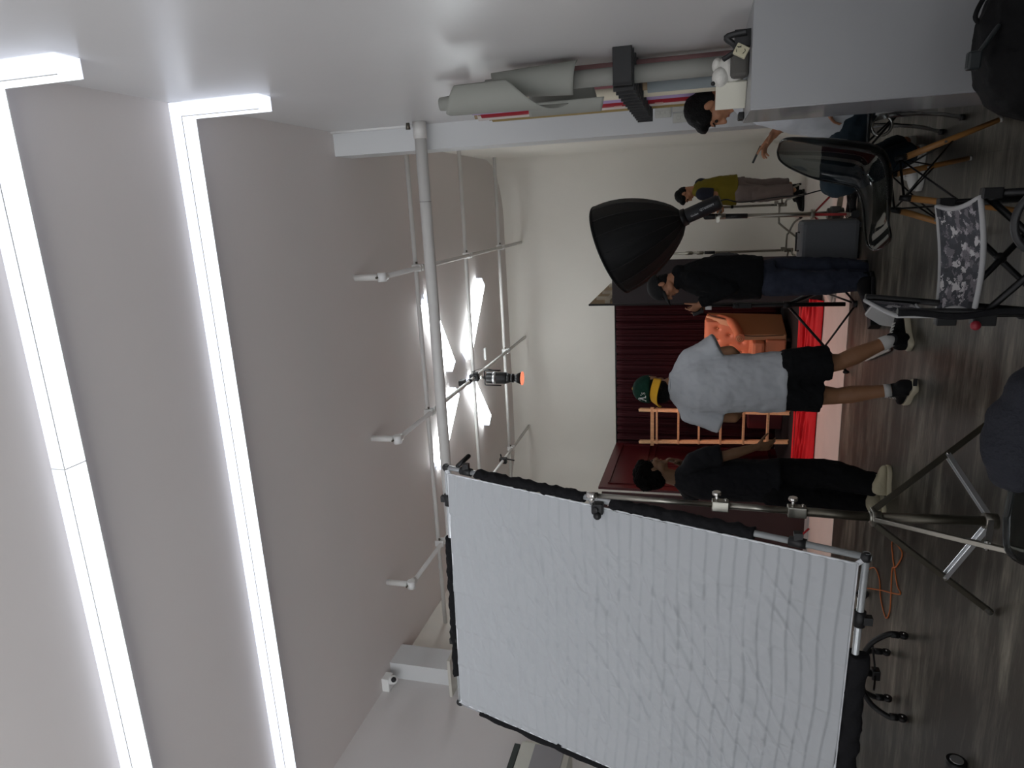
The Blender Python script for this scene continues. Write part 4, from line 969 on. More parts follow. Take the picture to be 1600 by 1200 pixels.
# grey rounded case
q1, q2 = onZ(1344, 346, .0), onZ(1344, 410, .0)
cs = thing('hard_case', ((q1.x+q2.x)/2, 6.45, 0), 'grey fabric-covered rounded case standing on the floor behind the smoked chair', 'case')
zt = onY(1250, 376, 6.45).z
xa, xb = onY(1300, 343.5, 6.36).x, onY(1300, 411, 6.36).x
MB().bx(xb, xa, 6.36, 6.66, .012, zt).build('case_shell', M('grey_felt', (100, 103, 106), .9, bump=.3, bs=150, spec=.2), cs, bevel=.035)
MB().tube([(xb+.1, 6.5, zt), (xb+.1, 6.5, zt+.025), (xa-.1, 6.5, zt+.025), (xa-.1, 6.5, zt)], .008, 8).build('handle', black_m, cs)
MB().bx(xb+.03, xb+.07, 6.4, 6.6, 0, .012).bx(xa-.07, xa-.03, 6.4, 6.6, 0, .012).build('foot_strip', black_m, cs)
# pale box by the cyclorama wall
q = onZ(1240, 270); tag(MB().bx(q.x-.02, q.x+.13, 9.4, 9.6, .02, .17).build('pale_storage_box', M('pale_blue_plastic', (170, 176, 182), .5), bevel=.012), 'small pale blue-grey box on the floor seen past the smoked chair back', 'box')

# ============================================================ BIG STEEL STAND + DIFFUSION FRAME
Pc = V((-1.385, 3.06, 0))
ss = thing('steel_stand', Pc, 'tall shiny steel combo stand with braced tripod legs in front of the diffusion frame', 'light stand')
def onst(x_): return onY(x_, 775+(x_-938)*(808-775)/(1365-938), 3.06)
ptop, p1, p2, p3 = onst(934), onst(1122), onst(1242), onst(1365)
MB().cyl(ptop, p1, .0125, n=20).build('top_tube', steel, ss)
MB().cyl(p1, p2, .0155, n=20).build('middle_tube', steel, ss)
MB().cyl(p2, p3, .0205, n=20).build('lower_tube', dsteel, ss)
pbot = onY(1560, 815, 3.06); MB().cyl(p3, V((pbot.x, 3.06, .09)), .0215, n=20).build('base_tube', dsteel, ss)
for a, b, sgn in ((onst(1112), onst(1139), 1), (onst(1230), onst(1260), 1)):
    MB().beam(a, b, .05, .05, V((0, 1, 0))).build('clamp_block', steel, ss, bevel=.005)
    c = (a*.72+b*.28); MB().cyl(c+V((.02, 0, 0)), c+V((.05, 0, 0)), .008).cyl(c+V((.05, 0, 0)), c+V((.066, 0, 0)), .021, n=8).build('tightening_knob', chrome, ss, bevel=.003)
    c = (a*.2+b*.8); MB().cyl(c+V((.02, 0, 0)), c+V((.034, 0, 0)), .006, n=6).build('bolt', chrome, ss)
MB().cyl(p3+V((0, 0, .012)), p3-V((0, 0, .006)), .042, n=6).cyl(p3+V((0, 0, .02)), p3-V((0, 0, .03)), .028, n=20).build('leg_collar', steel, ss, bevel=.003)
bz = V((pbot.x, 3.06, .10)); MB().cyl(bz-V((0, 0, .02)), bz+V((0, 0, .03)), .034).build('brace_collar', steel, ss)
f1, f2 = onZ(1556, 652, .012), onZ(1549, 957, .012); f3 = V((pbot.x+.07, 2.56, .012))
for f in (f1, f2, f3):
    d = (f-V((pbot.x, 3.06, 0))); d.z = 0; d.normalize(); s0 = p3+d*.03
    MB().beam(s0, f, .020, .026).build('leg', dsteel if f is not f3 else steel, ss, bevel=.003)
    m_ = s0+(f-s0)*.60; sd = V((-d.y, d.x, 0))*.012
    MB().beam(bz+sd, m_+sd, .004, .02).beam(bz-sd, m_-sd, .004, .02).beam(bz, m_, .02, .003).build('brace', alu, ss)
    MB().cyl(m_-sd*1.6, m_+sd*1.6, .006).build('brace_bolt', chrome, ss)
    MB().caps(f+(s0-f).normalized()*.03, f+V((0, 0, .006)), .014).build('foot_cap', M('grey_rubber', (70, 68, 62), .7), ss)

# diffusion frame plane
dvv = V((0, .3, .954)).normalized(); p0 = onY(938, 797, 3.14); nF = V((1, 0, 0)).cross(dvv)*-1
nF = dvv.cross(V((1, 0, 0)))     # away from the camera is +
if nF.y < 0: nF = -nF
def onF(x_, y_): d = ray(x_, y_); return CAMP+d*((p0-CAMP).dot(nF)/d.dot(nF))
TR, BR, TL = onF(701, 738), onF(1343, 878), onF(722, 1096)
W_ = (TR-TL).length; BL = BR-(TR-TL)
fr = thing('diffusion_frame', (BR+BL)/2, 'large tilted frame stretched with creased white diffusion cloth', 'diffusion panel')
def FP(u, v, d=0):   # u 0 right .. 1 left, v 0 top .. 1 bottom
    top = TR+(TL-TR)*u; bot = BR+(BL-BR)*u; return top+(bot-top)*v+nF*d
bulgeR = lambda v: math.sin(math.pi*v)*.012
def cloth(u, v):
    x = u*1.58; y = v*2.1
    pull = min(u, 1-u, v, 1-v)
    c = .0
    # folded creases: soft steps across the height
    ph = y/.062+.10*math.sin(x*3+y*2)+.5*noise.noise(V((x*2.0, y*2.0, 0))); fr_ = ph-math.floor(ph)
    c += .0095*(fr_ if fr_ < .9 else (1-fr_)*9)
    ph = x/.26+.05*math.sin(y*4); fr_ = ph-math.floor(ph); c += .0075*(fr_ if fr_ < .93 else (1-fr_)*13)
    # wrinkles radiating in the lower middle
    c += .018*noise.noise(V((x*3+y*4, x*4-y*3, 1)))*min(1, pull*6)
    q_ = noise.noise(V((x*8+y*5, y*9-x*6, 4))); c += .010*(1-abs(q_)*2.4)*min(1, pull*5)*(.3+.9*v)*(.4+u)
    q_ = noise.noise(V((x*16-y*7, y*17+x*5, 7))); c += .0042*(1-abs(q_)*2.4)*min(1, pull*5)
    q_ = abs(noise.noise(V(((x+y*.9)*1.6, (y-x*.7)*9, 12)))); c += .009*max(0, 1-q_*7)*min(1, pull*6)
    # corner tension
    inset = .0
    return FP(.003+u*.994, .003+v*.994, -.012-c+.02*math.sin(math.pi*u)*math.sin(math.pi*v))
wcl = M('diffusion_cloth', (176, 179, 182), .75, bump=.25, bs=14, stretch=(1, 1, 1.6), spec=.25)
mb = MB(); mb.grid(cloth, 300, 400); mb.build('white_cloth', wcl, fr, solid=.002)
hemm = M('white_hem', (226, 229, 232), .6)
mb = MB()
for a, b in (((.002, .002), (.002, .998)), ((.998, .002), (.998, .998)), ((.002, .002), (.998, .002)), ((.002, .998), (.998, .998))):
    mb.tube([FP(a[0]+(b[0]-a[0])*t/20, a[1]+(b[1]-a[1])*t/20, -.014) for t in range(21)], .0045, 8)
plabel(mb.build('cloth_hem', hemm, fr), 'bright hem of the white cloth')
alum = M('white_aluminium', (208, 212, 214), .25, metal=.5)
off = .022
cr_ = [FP(-off/1.58, -off/2.1, .012), FP(1+off/1.58, -off/2.1, .012), FP(1+off/1.58, 1+off/2.1, .012), FP(-off/1.58, 1+off/2.1, .012)]
for i in range(4):
    a, b = cr_[i], cr_[(i+1) % 4]; dd = (b-a).normalized(); MB().cyl(a-dd*.02, b+dd*.02, .0145, n=16).build('frame_tube', alum, fr)
for i, c in enumerate(cr_):
    MB().ell(c-nF*.004, (.024, .018, .024)).build('corner_joint', black_m, fr)
    c2 = FP(.03 if i in (0, 3) else .97, .022 if i < 2 else .978, -.006)
    mb = MB(); mb.tube([c+nF*-.01, (c+c2)/2-nF*.01, c2], .012, 8, flat=.4); mb.build('corner_strap', hemm, fr)
def blackwrap(a, b, u0, wd, sd, out):
    # bunched black backing cloth along an edge; a,b (u,v)
    rings = []; n_ = 60
    for k in range(n_+1):
        t = k/n_; u_ = a[0]+(b[0]-a[0])*t; v_ = a[1]+(b[1]-a[1])*t
        c = FP(u_, v_, .016)+out*(.010+.012*noise.noise(V((t*14, sd, 0)))); r1 = wd*(.85+.30*noise.noise(V((t*11, sd, 3)))+.12*noise.noise(V((t*40, sd, 6))))
        tt = (FP(b[0], b[1])-FP(a[0], a[1])).normalized(); rings.append([c+out*math.cos(p_)*r1+nF*math.sin(p_)*.034*(1+.3*math.sin(p_*3+t*50)) for p_ in [2*math.pi*i/12 for i in range(12)]])
    MB().rings(rings).build('black_backing', black_cloth, fr)
exu = (TR-TL).normalized()
blackwrap((-.005, .09), (-.005, .405), 0, .032, 1, exu)
blackwrap((-.005, .475), (-.005, .80), 0, .034, 2, exu)
blackwrap((.27, -.01), (.88, -.01), 0, .030, 3, dvv)
blackwrap((1.005, .07), (1.005, .98), 0, .05, 4, -exu)
blackwrap((.28, 1.01), (1.0, 1.01), 0, .055, 5, -dvv)
# velcro clamps on the frame tube
for u_, v_ in ((-.014, .055), (-.014, .885), (.115, -.011), (.73, -.011), (.17, 1.011)):
    c = FP(u_, v_, .012); tdir = (TR-BR).normalized() if u_ < 0 else exu
    MB().cyl(c-tdir*.035, c+tdir*.035, .023, n=14).box(c+(dvv if v_ < 0 else (-dvv if v_ > 1 else exu))*.03, (.035, .03, .035)).build('hook_strap', black_m, fr)
# rubber handle at the top right corner, pole clamp at the middle of the right side
c = onF(712, 730); MB().caps(c+nF*.02, onF(716, 727)+nF*.10+exu*.02, .013, .014).build('corner_handle', black_m, fr)
c = onF(938, 790)
ch = thing('grip_head', c, 'black and silver clamp joining the diffusion frame to the steel stand', 'clamp')
MB().box(c+nF*0-nF*.03, (.06, .05, .06)).ell(c-nF*.06+V((-.03, 0, -.01)), .020).cyl(c-nF*.05, c-nF*.07, .018).build('clamp_body', black_m, ch, bevel=.01)
MB().cyl(ptop-V((0, 0, .0)), ptop+V((0, 0, .055)), .017).cyl(ptop+V((0, 0, .03)), ptop+V((-.05, .02, .03)), .015).build('socket', chrome, ch)
# small wheel / strobe cap behind the lower right corner
q = onZ(1372, 927, .0)
wh = thing('black_disc', (q.x, q.y, 0), 'small black disc with a chrome clamp on the floor below the diffusion frame corner', 'disc')
q = onY(1361, 929, 5.2)
q.z = .045; MB().cyl(q+V((0, -.014, 0)), q+V((0, .014, 0)), .045, n=24).build('tyre', black_m, wh, bevel=.006)
MB().cyl(q+V((0, -.02, .0)), q+V((0, -.02, .0))+V((.0, -.006, 0)), .018, n=12).beam(q+V((0, -.022, 0)), q+V((.01, -.022, .08)), .02, .006).build('fork', chrome, wh)
# rolling base with bent tubular legs and casters under the frame
bc = V((-3.12, 4.45, 0)); 
rb_ = thing('equipment_trolley', bc, 'black trolley base with bent tube legs and casters under the diffusion frame', 'rolling stand')
feet = [onZ(1411, 993, .03), onZ(1409, 1122, .03), onZ(1384, 1019, .03), onZ(1386, 1091, .03)]
bc = (feet[0]+feet[1]+feet[2]+feet[3])/4; bc.z = .0; zc = .23
MB().cyl((bc.x, bc.y, .12), (bc.x, bc.y, .75), .022).build('post', black_m, rb_)
for k, f in enumerate(feet):
    st0 = V((bc.x, bc.y, zc)); d = V((f.x-bc.x, f.y-bc.y, 0))
    MB().tube(bez([st0+d*.05, st0+d*.45+V((0, 0, .0)), st0+d*.78+V((0, 0, -.04)), V((f.x, f.y, .11)), V((f.x, f.y, .07))], 6), .017, 10).build('leg', black_m, rb_)
    MB().cyl(V((f.x, f.y, .10)), V((f.x, f.y, .055)), .022).build('caster_stem', black_m, rb_)
    MB().cyl(V((f.x-.012, f.y, .028)), V((f.x+.012, f.y, .028)), .027, n=16).build('caster', black_m, rb_)
    MB().ell(V((f.x+.02, f.y-.01, .03)), .006).build('axle_cap', chrome, rb_)
MB().beam(V((bc.x, bc.y, .14)), feet[0]+V((-.12, .08, .15)), .012, .012).beam(V((bc.x, bc.y, .14)), feet[1]+V((.12, .08, .15)), .012, .012).build('brace', black_m, rb_)
MB().box((bc.x, bc.y, .14), (.07, .06, .05)).build('brace_hub', black_m, rb_, bevel=.008)
# orange cable
oc = MB(); gp = lambda x_, y_: onZ(x_, y_, .006)
oc.tube(bez([gp(1352, 893), gp(1366, 887), gp(1374, 905), gp(1376, 935), gp(1384, 965), gp(1390, 955), gp(1392, 930), gp(1394, 890), gp(1400, 886), gp(1409, 870), gp(1407, 858), gp(1394, 846), gp(1395, 870), gp(1398, 890), gp(1402, 915), gp(1407, 927), gp(1400, 928), gp(1375, 922), gp(1355, 919)], 8), .0045, 8)
tag(oc.build('orange_cable', M('orange_cable_sheath', (196, 106, 48), .5)), 'thin orange cable looped on the floor below the diffusion frame', 'cable')
# ============================================================ PAPER ROLLS AND RACK ON THE RIGHT WALL
rk0, rk1 = 3.50, 5.02
zr0 = onY(972, 100, rk0).z
rk = thing('backdrop_rack', (.6, 4.25, zr0), 'black ribbed wall rack holding the backdrop rolls upright', 'rack')
MB().bx(.53, XR, rk0, rk0+.03, zr0-.045, zr0+.045).build('end_plate', black_m, rk, bevel=.003)
MB().bx(.53, .545, rk0, rk1, zr0-.045, zr0+.045).build('front_bar', black_m, rk)
for i in range(13):
    y = rk0+.06+i*(rk1-rk0-.09)/12
    MB().bx(.515, XR, y, y+.018, zr0-.05, zr0+.05).build('divider', black_m, rk, bevel=.002)
def roll(y1040, xtop, r, col, name, label, X=.615, ln=0, core=True):
    c = onX(1040, y1040, X); Y = c.y
    zt = onY(xtop, y1040+(1040-xtop)*.09, Y).z
    t = thing('paper_roll', (X, Y, 0), label, 'paper roll', 'backdrop paper rolls standing against the wall')
    mt = M(name, col, .7, var=.03, vs=5)
    mb = MB(); mb.cyl((X, Y, .02), (X, Y, zt), r, n=28); mb.build('paper', mt, t)
    if core:
        mb = MB(); mb.cyl((X, Y, 0), (X, Y, .02), r*.6, n=20).cyl((X, Y, zt), (X, Y, zt+.025), r*.62, n=20); mb.build('cardboard_core', M('cardboard_core', (150, 130, 104), .8), t)
    return t, X, Y, zt
roll(137, 712, .040, (214, 150, 156), 'pink_paper', 'light pink paper roll in the rack behind the grey sheet')
roll(139.5, 722, .032, (214, 206, 184), 'cream_paper', 'thin cream paper roll between the pink and lavender rolls', X=.60)
roll(143.5, 738, .037, (168, 148, 186), 'lavender_paper', 'lavender paper roll in the rack beside the red roll')
t_, x_, y_, z_ = roll(150, 753, .038, (152, 22, 38), 'red_paper', 'deep red paper roll in the rack')
mb = MB(); mb.box((x_-.038, y_-.005, onY(1030, 152, y_).z), (.006, .03, .05)).box((x_-.038, y_-.005, onY(966, 163, y_).z), (.006, .03, .05)); mb.build('tape_piece', M('pinkish_tape', (206, 160, 150), .6), t_)
roll(155.5, 748, .033, (206, 196, 190), 'offwhite_paper', 'off-white paper roll between the red and tan rolls')
roll(160.5, 770, .030, (150, 128, 78), 'tan_paper', 'tan paper roll farthest in the rack, nearest the switch plates')
roll(131, 1012, .037, (128, 136, 138), 'bluegrey_paper', 'short blue-grey paper roll in front of the pink roll, below the rack', X=.585)
roll(99, 800, .030, (150, 112, 112), 'dusty_pink_paper', 'dusty pink paper roll half hidden behind the grey sheet', X=.655)
t_, x_, y_, z_ = roll(111, 760, .042, (136, 136, 130), 'grey_paper', 'large grey paper roll with its torn loose sheet curling open near the top', X=.60)
gp_ = M('grey_paper_sheet', (142, 143, 136), .8, var=.03, vs=4)
def sheet(px_top, px_bot, yedge0, yedge1, cx_, cy_, r, a0, a1, cut, name, flare=0):
    # sheet curled round a vertical axis; cut(a)->lower px x ; angle measured so that 0 faces the camera side
    zT = lambda px_, Y: onY(px_, 140, Y).z
    def fn(u, v):
        a = a0+(a1-a0)*u; zt = zT(px_top(u), cy_); zb_ = zT(px_bot(u), cy_)
        rr = r*(1+flare*v)
        return (cx_+rr*math.cos(a), cy_+rr*math.sin(a), zt+(zb_-zt)*v)
    MB().grid(fn, 28, 24).build('loose_sheet', gp_, t_, solid=.003)
c1 = onY(775, 148, 3.5)
# outer curl at the top: nearly closed cone, diagonal lower edge
sheet(lambda u: 698+30*abs(u-.6), lambda u: 796+88*u, 0, 0, c1.x, c1.y, .078, math.radians(-50), math.radians(-225), None, 'a', .1)
c1 = onX(690, 162, .60)
mb = MB(); mb.cyl((c1.x+.0, c1.y+.02, onY(730, 155, c1.y).z), (c1.x+.0, c1.y+.02, onY(686, 158, c1.y).z), .052, .036, 20); mb.build('curled_end', gp_, t_)
c2 = onY(850, 126, 3.62)
sheet(lambda u: 770+12*u, lambda u: 905-10*u, 0, 0, c2.x, c2.y, .058, math.radians(-20), math.radians(-190), None, 'b', .35)
c3 = onY(890, 150, 3.78)
sheet(lambda u: 820+10*u, lambda u: 925+22*u, 0, 0, c3.x, c3.y, .085, math.radians(60), math.radians(250), None, 'c', 0)

# ============================================================ COUNTER
CX, CY0, CY1, CZT = .313, 2.93, 3.41, 1.134
ct = thing('counter', (.5, 3.17, 0), 'plain grey-white counter block with glossy side behind the black backpack', 'counter')
cm = M('counter_laminate', (152, 153, 154), .38, spec=.5, var=.02, vs=2); cg = M('counter_side_gloss', (150, 150, 152), .16, spec=.6, bump=.03, bs=6)
MB().bx(CX+.004, XR-.001, CY0, CY1, 0, CZT).build('carcass', cm, ct, bevel=.002)
MB().bx(CX, CX+.004, CY0+.002, CY1-.002, 0, CZT-.002).build('side_panel', cg, ct)
# things on the counter
z0 = CZT
qk = onY(1150, 148, 3.2)
tag(MB().box(V((qk.x, 3.2, z0+.062)), (.014, .125, .122), Matrix.Rotation(.85, 3, 'Z')).build('white_card_box', M('ivory_card', (206, 204, 190), .7), bevel=.003), 'upright ivory card box on the counter beside the seated head', 'box')
q = onY(1150, 108, 3.2)
cp = thing('baseball_hat', V((q.x, 3.2, z0)), 'white and grey folded cap lying on the counter behind the ivory card', 'cap')
MB().ell(V((q.x, 3.2, z0+.062)), (.065, .075, .060)).build('cap_crown', M('white_cotton', (205, 203, 196), .85, bump=.4), cp)
MB().ell(V((q.x-.03, 3.17, z0+.105)), (.040, .05, .035)).ell(V((q.x+.02, 3.2, z0+.12)), (.03, .04, .02)).build('cap_fold', M('white_cotton', (205, 203, 196), .85, bump=.4), cp)
MB().bx(q.x-.05, q.x+.05, 3.07, 3.13, z0+.0, z0+.07).build('grey_flap', M('grey_cotton', (84, 82, 78), .9), cp, bevel=.015)
MB().ell(V((q.x-.055, 3.15, z0+.135)), .009).build('cap_button', black_m, cp)
tag(MB().tube(bez([(q.x+.02, 3.08, z0+.10), (q.x+.05, 3.05, z0+.05), (q.x+.09, 3.03, z0+.09), (q.x+.10, 3.02, z0+.015)]), .012, 8, flat=.5).box((q.x+.085, 3.06, z0+.03), (.06, .05, .06)).build('black_strap', black_m), 'black strap and buckle lying on the counter beside the white cap', 'strap')
q = onY(1170, 80, 3.02)
tg = thing('cream_block', V((q.x, 3.02, z0)), 'small tilted cream block with black scribbled marks at the counter edge', 'block')
Rt = Matrix.Rotation(.5, 3, 'Y')
MB().box(V((q.x, 3.0, z0+.036)), (.040, .03, .050), Rt).build('block_body', M('cream_cardboard', (184, 178, 152), .7), tg, bevel=.003)
mb = MB(); f0 = V((q.x, 2.9835, z0+.038))
for a, b in (((-.012, .012), (-.004, .016)), ((.004, .014), (.014, .006)), ((.006, .020), (.010, .004)), ((-.008, -.012), (.004, -.016)), ((.004, -.016), (.010, -.010))):
    mb.tube([f0+Rt@V((a[0], 0, a[1])), f0+Rt@V((b[0], 0, b[1]))], .0012, 5)
mb.build('black_marks', black_m, tg)
tag(MB().box((.335, 3.34, z0+.012), (.03, .08, .024)).build('black_gadget', black_m, bevel=.004), 'tiny black gadget on the counter corner by the seated man\'s collar', 'gadget')

# ============================================================ BACKPACK
bc = V((.40, 2.52, 0))
bpk = thing('backpack', bc, 'bulky black backpack standing on the floor in front of the counter', 'backpack')
bpm = M('backpack_nylon', (8, 8, 9), .75, bump=.3, bs=60, spec=.2)
MB().loft([(bc+V((0, 0, z)), V((1, 0, 0)), V((0, 1, 0)), rx, ry, .6) for z, rx, ry in ((.0, .20, .15), (.05, .225, .17), (.2, .235, .18), (.36, .225, .165), (.44, .19, .14), (.50, .13, .10), (.525, .05, .04))], 36).build('bag_body', bpm, bpk, remesh=.01, smooth=2, disp=[(.12, .03), (.04, .01)])
MB().ell(bc+V((-.02, -.13, .18)), (.15, .07, .15)).build('front_pocket', bpm, bpk, remesh=.01, smooth=2, disp=[(.06, .015)])
MB().tube(bez([bc+V((.17, 0, .43)), bc+V((.15, -.0, .50)), bc+V((.08, 0, .535)), bc+V((.05, 0, .50))]), .007, 8).build('top_handle', bpm, bpk)
q = onY(1521, 95, 2.4); MB().box(q, (.05, .03, .035)).beam(q, q+V((.09, .02, -.06)), .03, .012).build('side_buckle', M('dark_buckle', (24, 30, 31), .4), bpk, bevel=.008)
MB().tube(bez([bc+V((-.15, -.12, .40)), bc+V((-.18, -.16, .28)), bc+V((-.16, -.15, .12))]), .014, 8, flat=2).build('shoulder_strap', bpm, bpk)

# ============================================================ SMOKED SHELL CHAIRS
def smoke(name, col, rough=.03):
    mt = M(name, col, rough, trans=1.0, ior=1.3, spec=.5); return mt
smoke_m = smoke('smoked_polycarbonate', (122, 128, 128)); clear_m = smoke('clear_polycarbonate', (205, 208, 210))
PROF = [(-.268, .482, .060, .004), (-.268, .470, .120, .012), (-.265, .445, .158, .025), (-.258, .39, .190, .045), (-.245, .28, .222, .075), (-.222, .16, .236, .085), (-.195, .07, .236, .085), (-.150, .015, .234, .075), (-.07, -.012, .232, .060), (.03, -.015, .230, .045), (.13, -.005, .222, .030), (.20, .004, .205, .015), (.235, .000, .180, .006), (.255, -.010, .140, .002), (.262, -.022, .070, .0)]
def shell(t, c, F_, sc_, seat_z, mt, name='seat_shell'):
    R_2 = V((F_.y, -F_.x, 0)); Pp = bez([V(p[:3]) for p in PROF], 6); Cc = bez([V((p[3], 0, 0)) for p in PROF], 6); n_ = len(Pp)-1
    def fn(u, v):
        i = v*n_; k = min(int(i), n_-1); f = i-k; p = Pp[k].lerp(Pp[k+1], f); cv = Cc[k].lerp(Cc[k+1], f).x
        s_ = (u*2-1); e = abs(s_)**2.4
        t_ = (Pp[min(k+1, n_)]-Pp[k]); tl = V((t_.x, t_.y)).normalized(); nrm = V((-tl.y, tl.x))     # towards the sitter
        if nrm.x+nrm.y < 0: nrm = -nrm
        wd = p.z*math.sin(min(1, abs(s_)*1.0)*math.pi/2)*(1 if s_ > 0 else -1)
        tip = 1-max(0, (abs(s_)-.55))*0
        return c+F_*((p.x+nrm.x*cv*e)*sc_)+R_2*(wd*sc_)+V((0, 0, seat_z+(p.y+nrm.y*cv*e)*sc_))
    mb = MB(); mb.grid(fn, 36, n_); o = mb.build(name, mt, t, solid=.006)
    rim = [fn(0, v/40) for v in range(41)]+[fn(u/12, 1) for u in range(1, 13)]+[fn(1, 1-v/40) for v in range(1, 41)]+[fn(1-u/12, 0) for u in range(1, 12)]
    MB().tube(rim, .0052, 8, closed=True).build('rolled_rim', mt, t); return o
def wooden_base(t, c, feet, seat_z, wire=True):
    tops = []
    for f in feet:
        d = V((c.x-f.x, c.y-f.y, 0)); tp = V((f.x, f.y, 0))+d*.55; tp.z = seat_z-.05; tops.append(tp)
        MB().cyl(tp+(f-tp)*.06, f+V((0, 0, .012)), .0155, .0115, 18).build('leg', wood_m, t)
        plabel(MB().cyl(tp+V((0, 0, .02)), tp+(f-tp)*.07, .012, .016, 12).build('leg_socket', black_m, t), 'black metal leg socket')
        MB().cyl(f, f+V((0, 0, .012)), .0115, n=12).build('foot_glide', M('clear_glide', (170, 170, 165), .4), t)
        mm_ = tp+(f-tp)*.45; MB().cyl(mm_+V((.0, -.018, 0)), mm_+V((0, -.014, 0)), .006, n=8).build('screw', chrome, t)
    MB().tube([tops[0], tops[1], tops[3], tops[2]], .006, 8, closed=True).build('top_frame', blackmetal, t)
    for i, j in ((0, 1), (0, 2), (1, 3), (2, 3)):
        a1, b1 = tops[i], feet[j].lerp(tops[j], .45); a2, b2 = tops[j], feet[i].lerp(tops[i], .45)
        MB().cyl(a1, b1, .0042, n=8).cyl(a2, b2, .0042, n=8).build('wire_brace', blackmetal, t)
fA, fB, fC, fD = onZ(1566, 187), onZ(1518, 247), onZ(1590, 328), V((-.235, 3.80, 0))
cc_ = (fA+fB+fC+fD)/4; Fc = ((fC+fD)/2-(fA+fB)/2); Fc.z = 0; Fc.normalize()
ch1 = thing('shell_chair', V((cc_.x, cc_.y, 0)), 'smoked transparent shell chair with wooden legs and black wire bracing', 'chair')
shell(ch1, V((cc_.x-.03, cc_.y, 0)), V((-.955, -.30, 0)).normalized(), .97, .465, smoke_m)
wooden_base(ch1, cc_, (fA, fB, fC, fD), .45)
# seated man's clear chair
c2_ = V((.41, Ys, 0))
ch2 = thing('clear_chair', c2_, 'clear transparent chair the man behind the counter sits on', 'chair')
shell(ch2, c2_, V((-1, 0, 0)), 1.0, .45, clear_m)
for fx, fy, s1 in ((onZ(1507, 183).x, onZ(1507, 183).y, 1), (onZ(1474, 206).x, onZ(1474, 206).y, -1), (.62, Ys-.2, 1), (.62, Ys+.2, -1)):
    tp = V((fx*.6+c2_.x*.4, fy*.6+c2_.y*.4, .42)); f = V((fx, fy, .01))
    MB().tube(bez([tp, tp.lerp(f, .3)+V((.02, 0, .02)), tp.lerp(f, .7)+V((.02, 0, 0)), f]), [.016]*6+[.014]*6+[.011]*13, 10).build('leg', clear_m, ch2)
    MB().cyl(f-V((0, 0, .01)), f+V((0, 0, .012)), .016, n=12).build('foot_glide', black_m, ch2)
lp = onY(1378, 190, Ys-.05); MB().tube([lp+V((math.cos(a)*.05-.02, .0, math.sin(a)*.05)) for a in [2*math.pi*i/20 for i in range(20)]], .009, 8, closed=True).build('leg_loop', chrome, ch2)
for dx in (-.12, .12): MB().cyl((c2_.x-.18, Ys+dx, .43), (c2_.x+.1, Ys-dx*.6, .17), .006, n=8).build('wire_brace', blackmetal, ch2)

# ============================================================ CAMOUFLAGE FOLDING CHAIR
cam_m = bpy.data.materials.new('camouflage_cloth'); cam_m.use_nodes = True; nt = cam_m.node_tree; bs = nt.nodes['Principled BSDF']; bs.inputs['Roughness'].default_value = .85
tc = nt.nodes.new('ShaderNodeTexCoord'); mp = nt.nodes.new('ShaderNodeMapping'); mp.inputs['Scale'].default_value = (1.6, .9, 1.0)
n1 = nt.nodes.new('ShaderNodeTexNoise'); n1.inputs['Scale'].default_value = 16; n1.inputs['Detail'].default_value = 4; n1.inputs['Roughness'].default_value = .7
vm = nt.nodes.new('ShaderNodeVectorMath'); vm.operation = 'MULTIPLY_ADD'; vm.inputs[1].default_value = (.13, .13, .13)
vo = nt.nodes.new('ShaderNodeTexVoronoi'); vo.inputs['Scale'].default_value = 27; sv = nt.nodes.new('ShaderNodeSeparateColor')
rp = nt.nodes.new('ShaderNodeValToRGB'); rp.color_ramp.interpolation = 'CONSTANT'; el = rp.color_ramp.elements
el[0].position = 0; el[0].color = lin((54, 56, 62)); el[1].position = .30; el[1].color = lin((104, 100, 106))
for pos, c in ((.52, (64, 66, 72)), (.66, (188, 186, 187)), (.80, (48, 50, 56)), (.90, (150, 146, 150))):
    e = el.new(pos); e.color = lin(c)
nt.links.new(tc.outputs['Object'], mp.inputs[0]); nt.links.new(mp.outputs[0], n1.inputs['Vector']); nt.links.new(n1.outputs['Color'], vm.inputs[0]); nt.links.new(mp.outputs[0], vm.inputs[2])
nt.links.new(vm.outputs[0], vo.inputs['Vector']); nt.links.new(vo.outputs['Color'], sv.inputs[0]); nt.links.new(sv.outputs[0], rp.inputs[0]); nt.links.new(rp.outputs[0], bs.inputs['Base Color'])
hemgrey = M('light_grey_binding', (164, 164, 164), .8); darkpatch = M('dark_grey_webbing', (44, 46, 52), .85)
zs = .43
NL, NR, FR, FL = onZ(1521, 490, zs), onZ(1532, 308, zs), onZ(1464, 322, zs), onZ(1464, 492, zs)
cmid = (NL+NR+FR+FL)/4
cf_ = thing('folding_chair', V((cmid.x, cmid.y, 0)), 'folding camp chair with grey camouflage seat and back on a black frame', 'chair')
def seatf(u, v):
    p = (NL.lerp(NR, u)).lerp(FL.lerp(FR, u), v); sag = .018*math.sin(math.pi*u)*(1-.3*v)+.012*math.sin(math.pi*v)*math.sin(math.pi*u)
    edge = .022*math.sin(math.pi*v)*(abs(2*u-1)**4)
    side = (NR-NL).normalized()*(-edge if u > .5 else edge)
    return p+side-V((0, 0, sag))
MB().grid(seatf, 24, 20).build('seat_cloth', cam_m, cf_, solid=.005)
ed = [seatf(u/16, 0) for u in range(17)]+[seatf(1, v/16) for v in range(1, 17)]+[seatf(1-u/16, 1) for u in range(1, 17)]+[seatf(0, 1-v/16) for v in range(1, 16)]
MB().tube(ed, .009, 8, closed=True).build('seat_binding', hemgrey, cf_)
for u in (.0, .9):
    for v in (.0, .86):
        mb = MB(); mb.grid(lambda a, b: seatf(min(1, u+a*.10), min(1, v+b*.14))+V((0, 0, .0045)), 4, 4); mb.build('corner_patch', darkpatch, cf_, solid=.002)
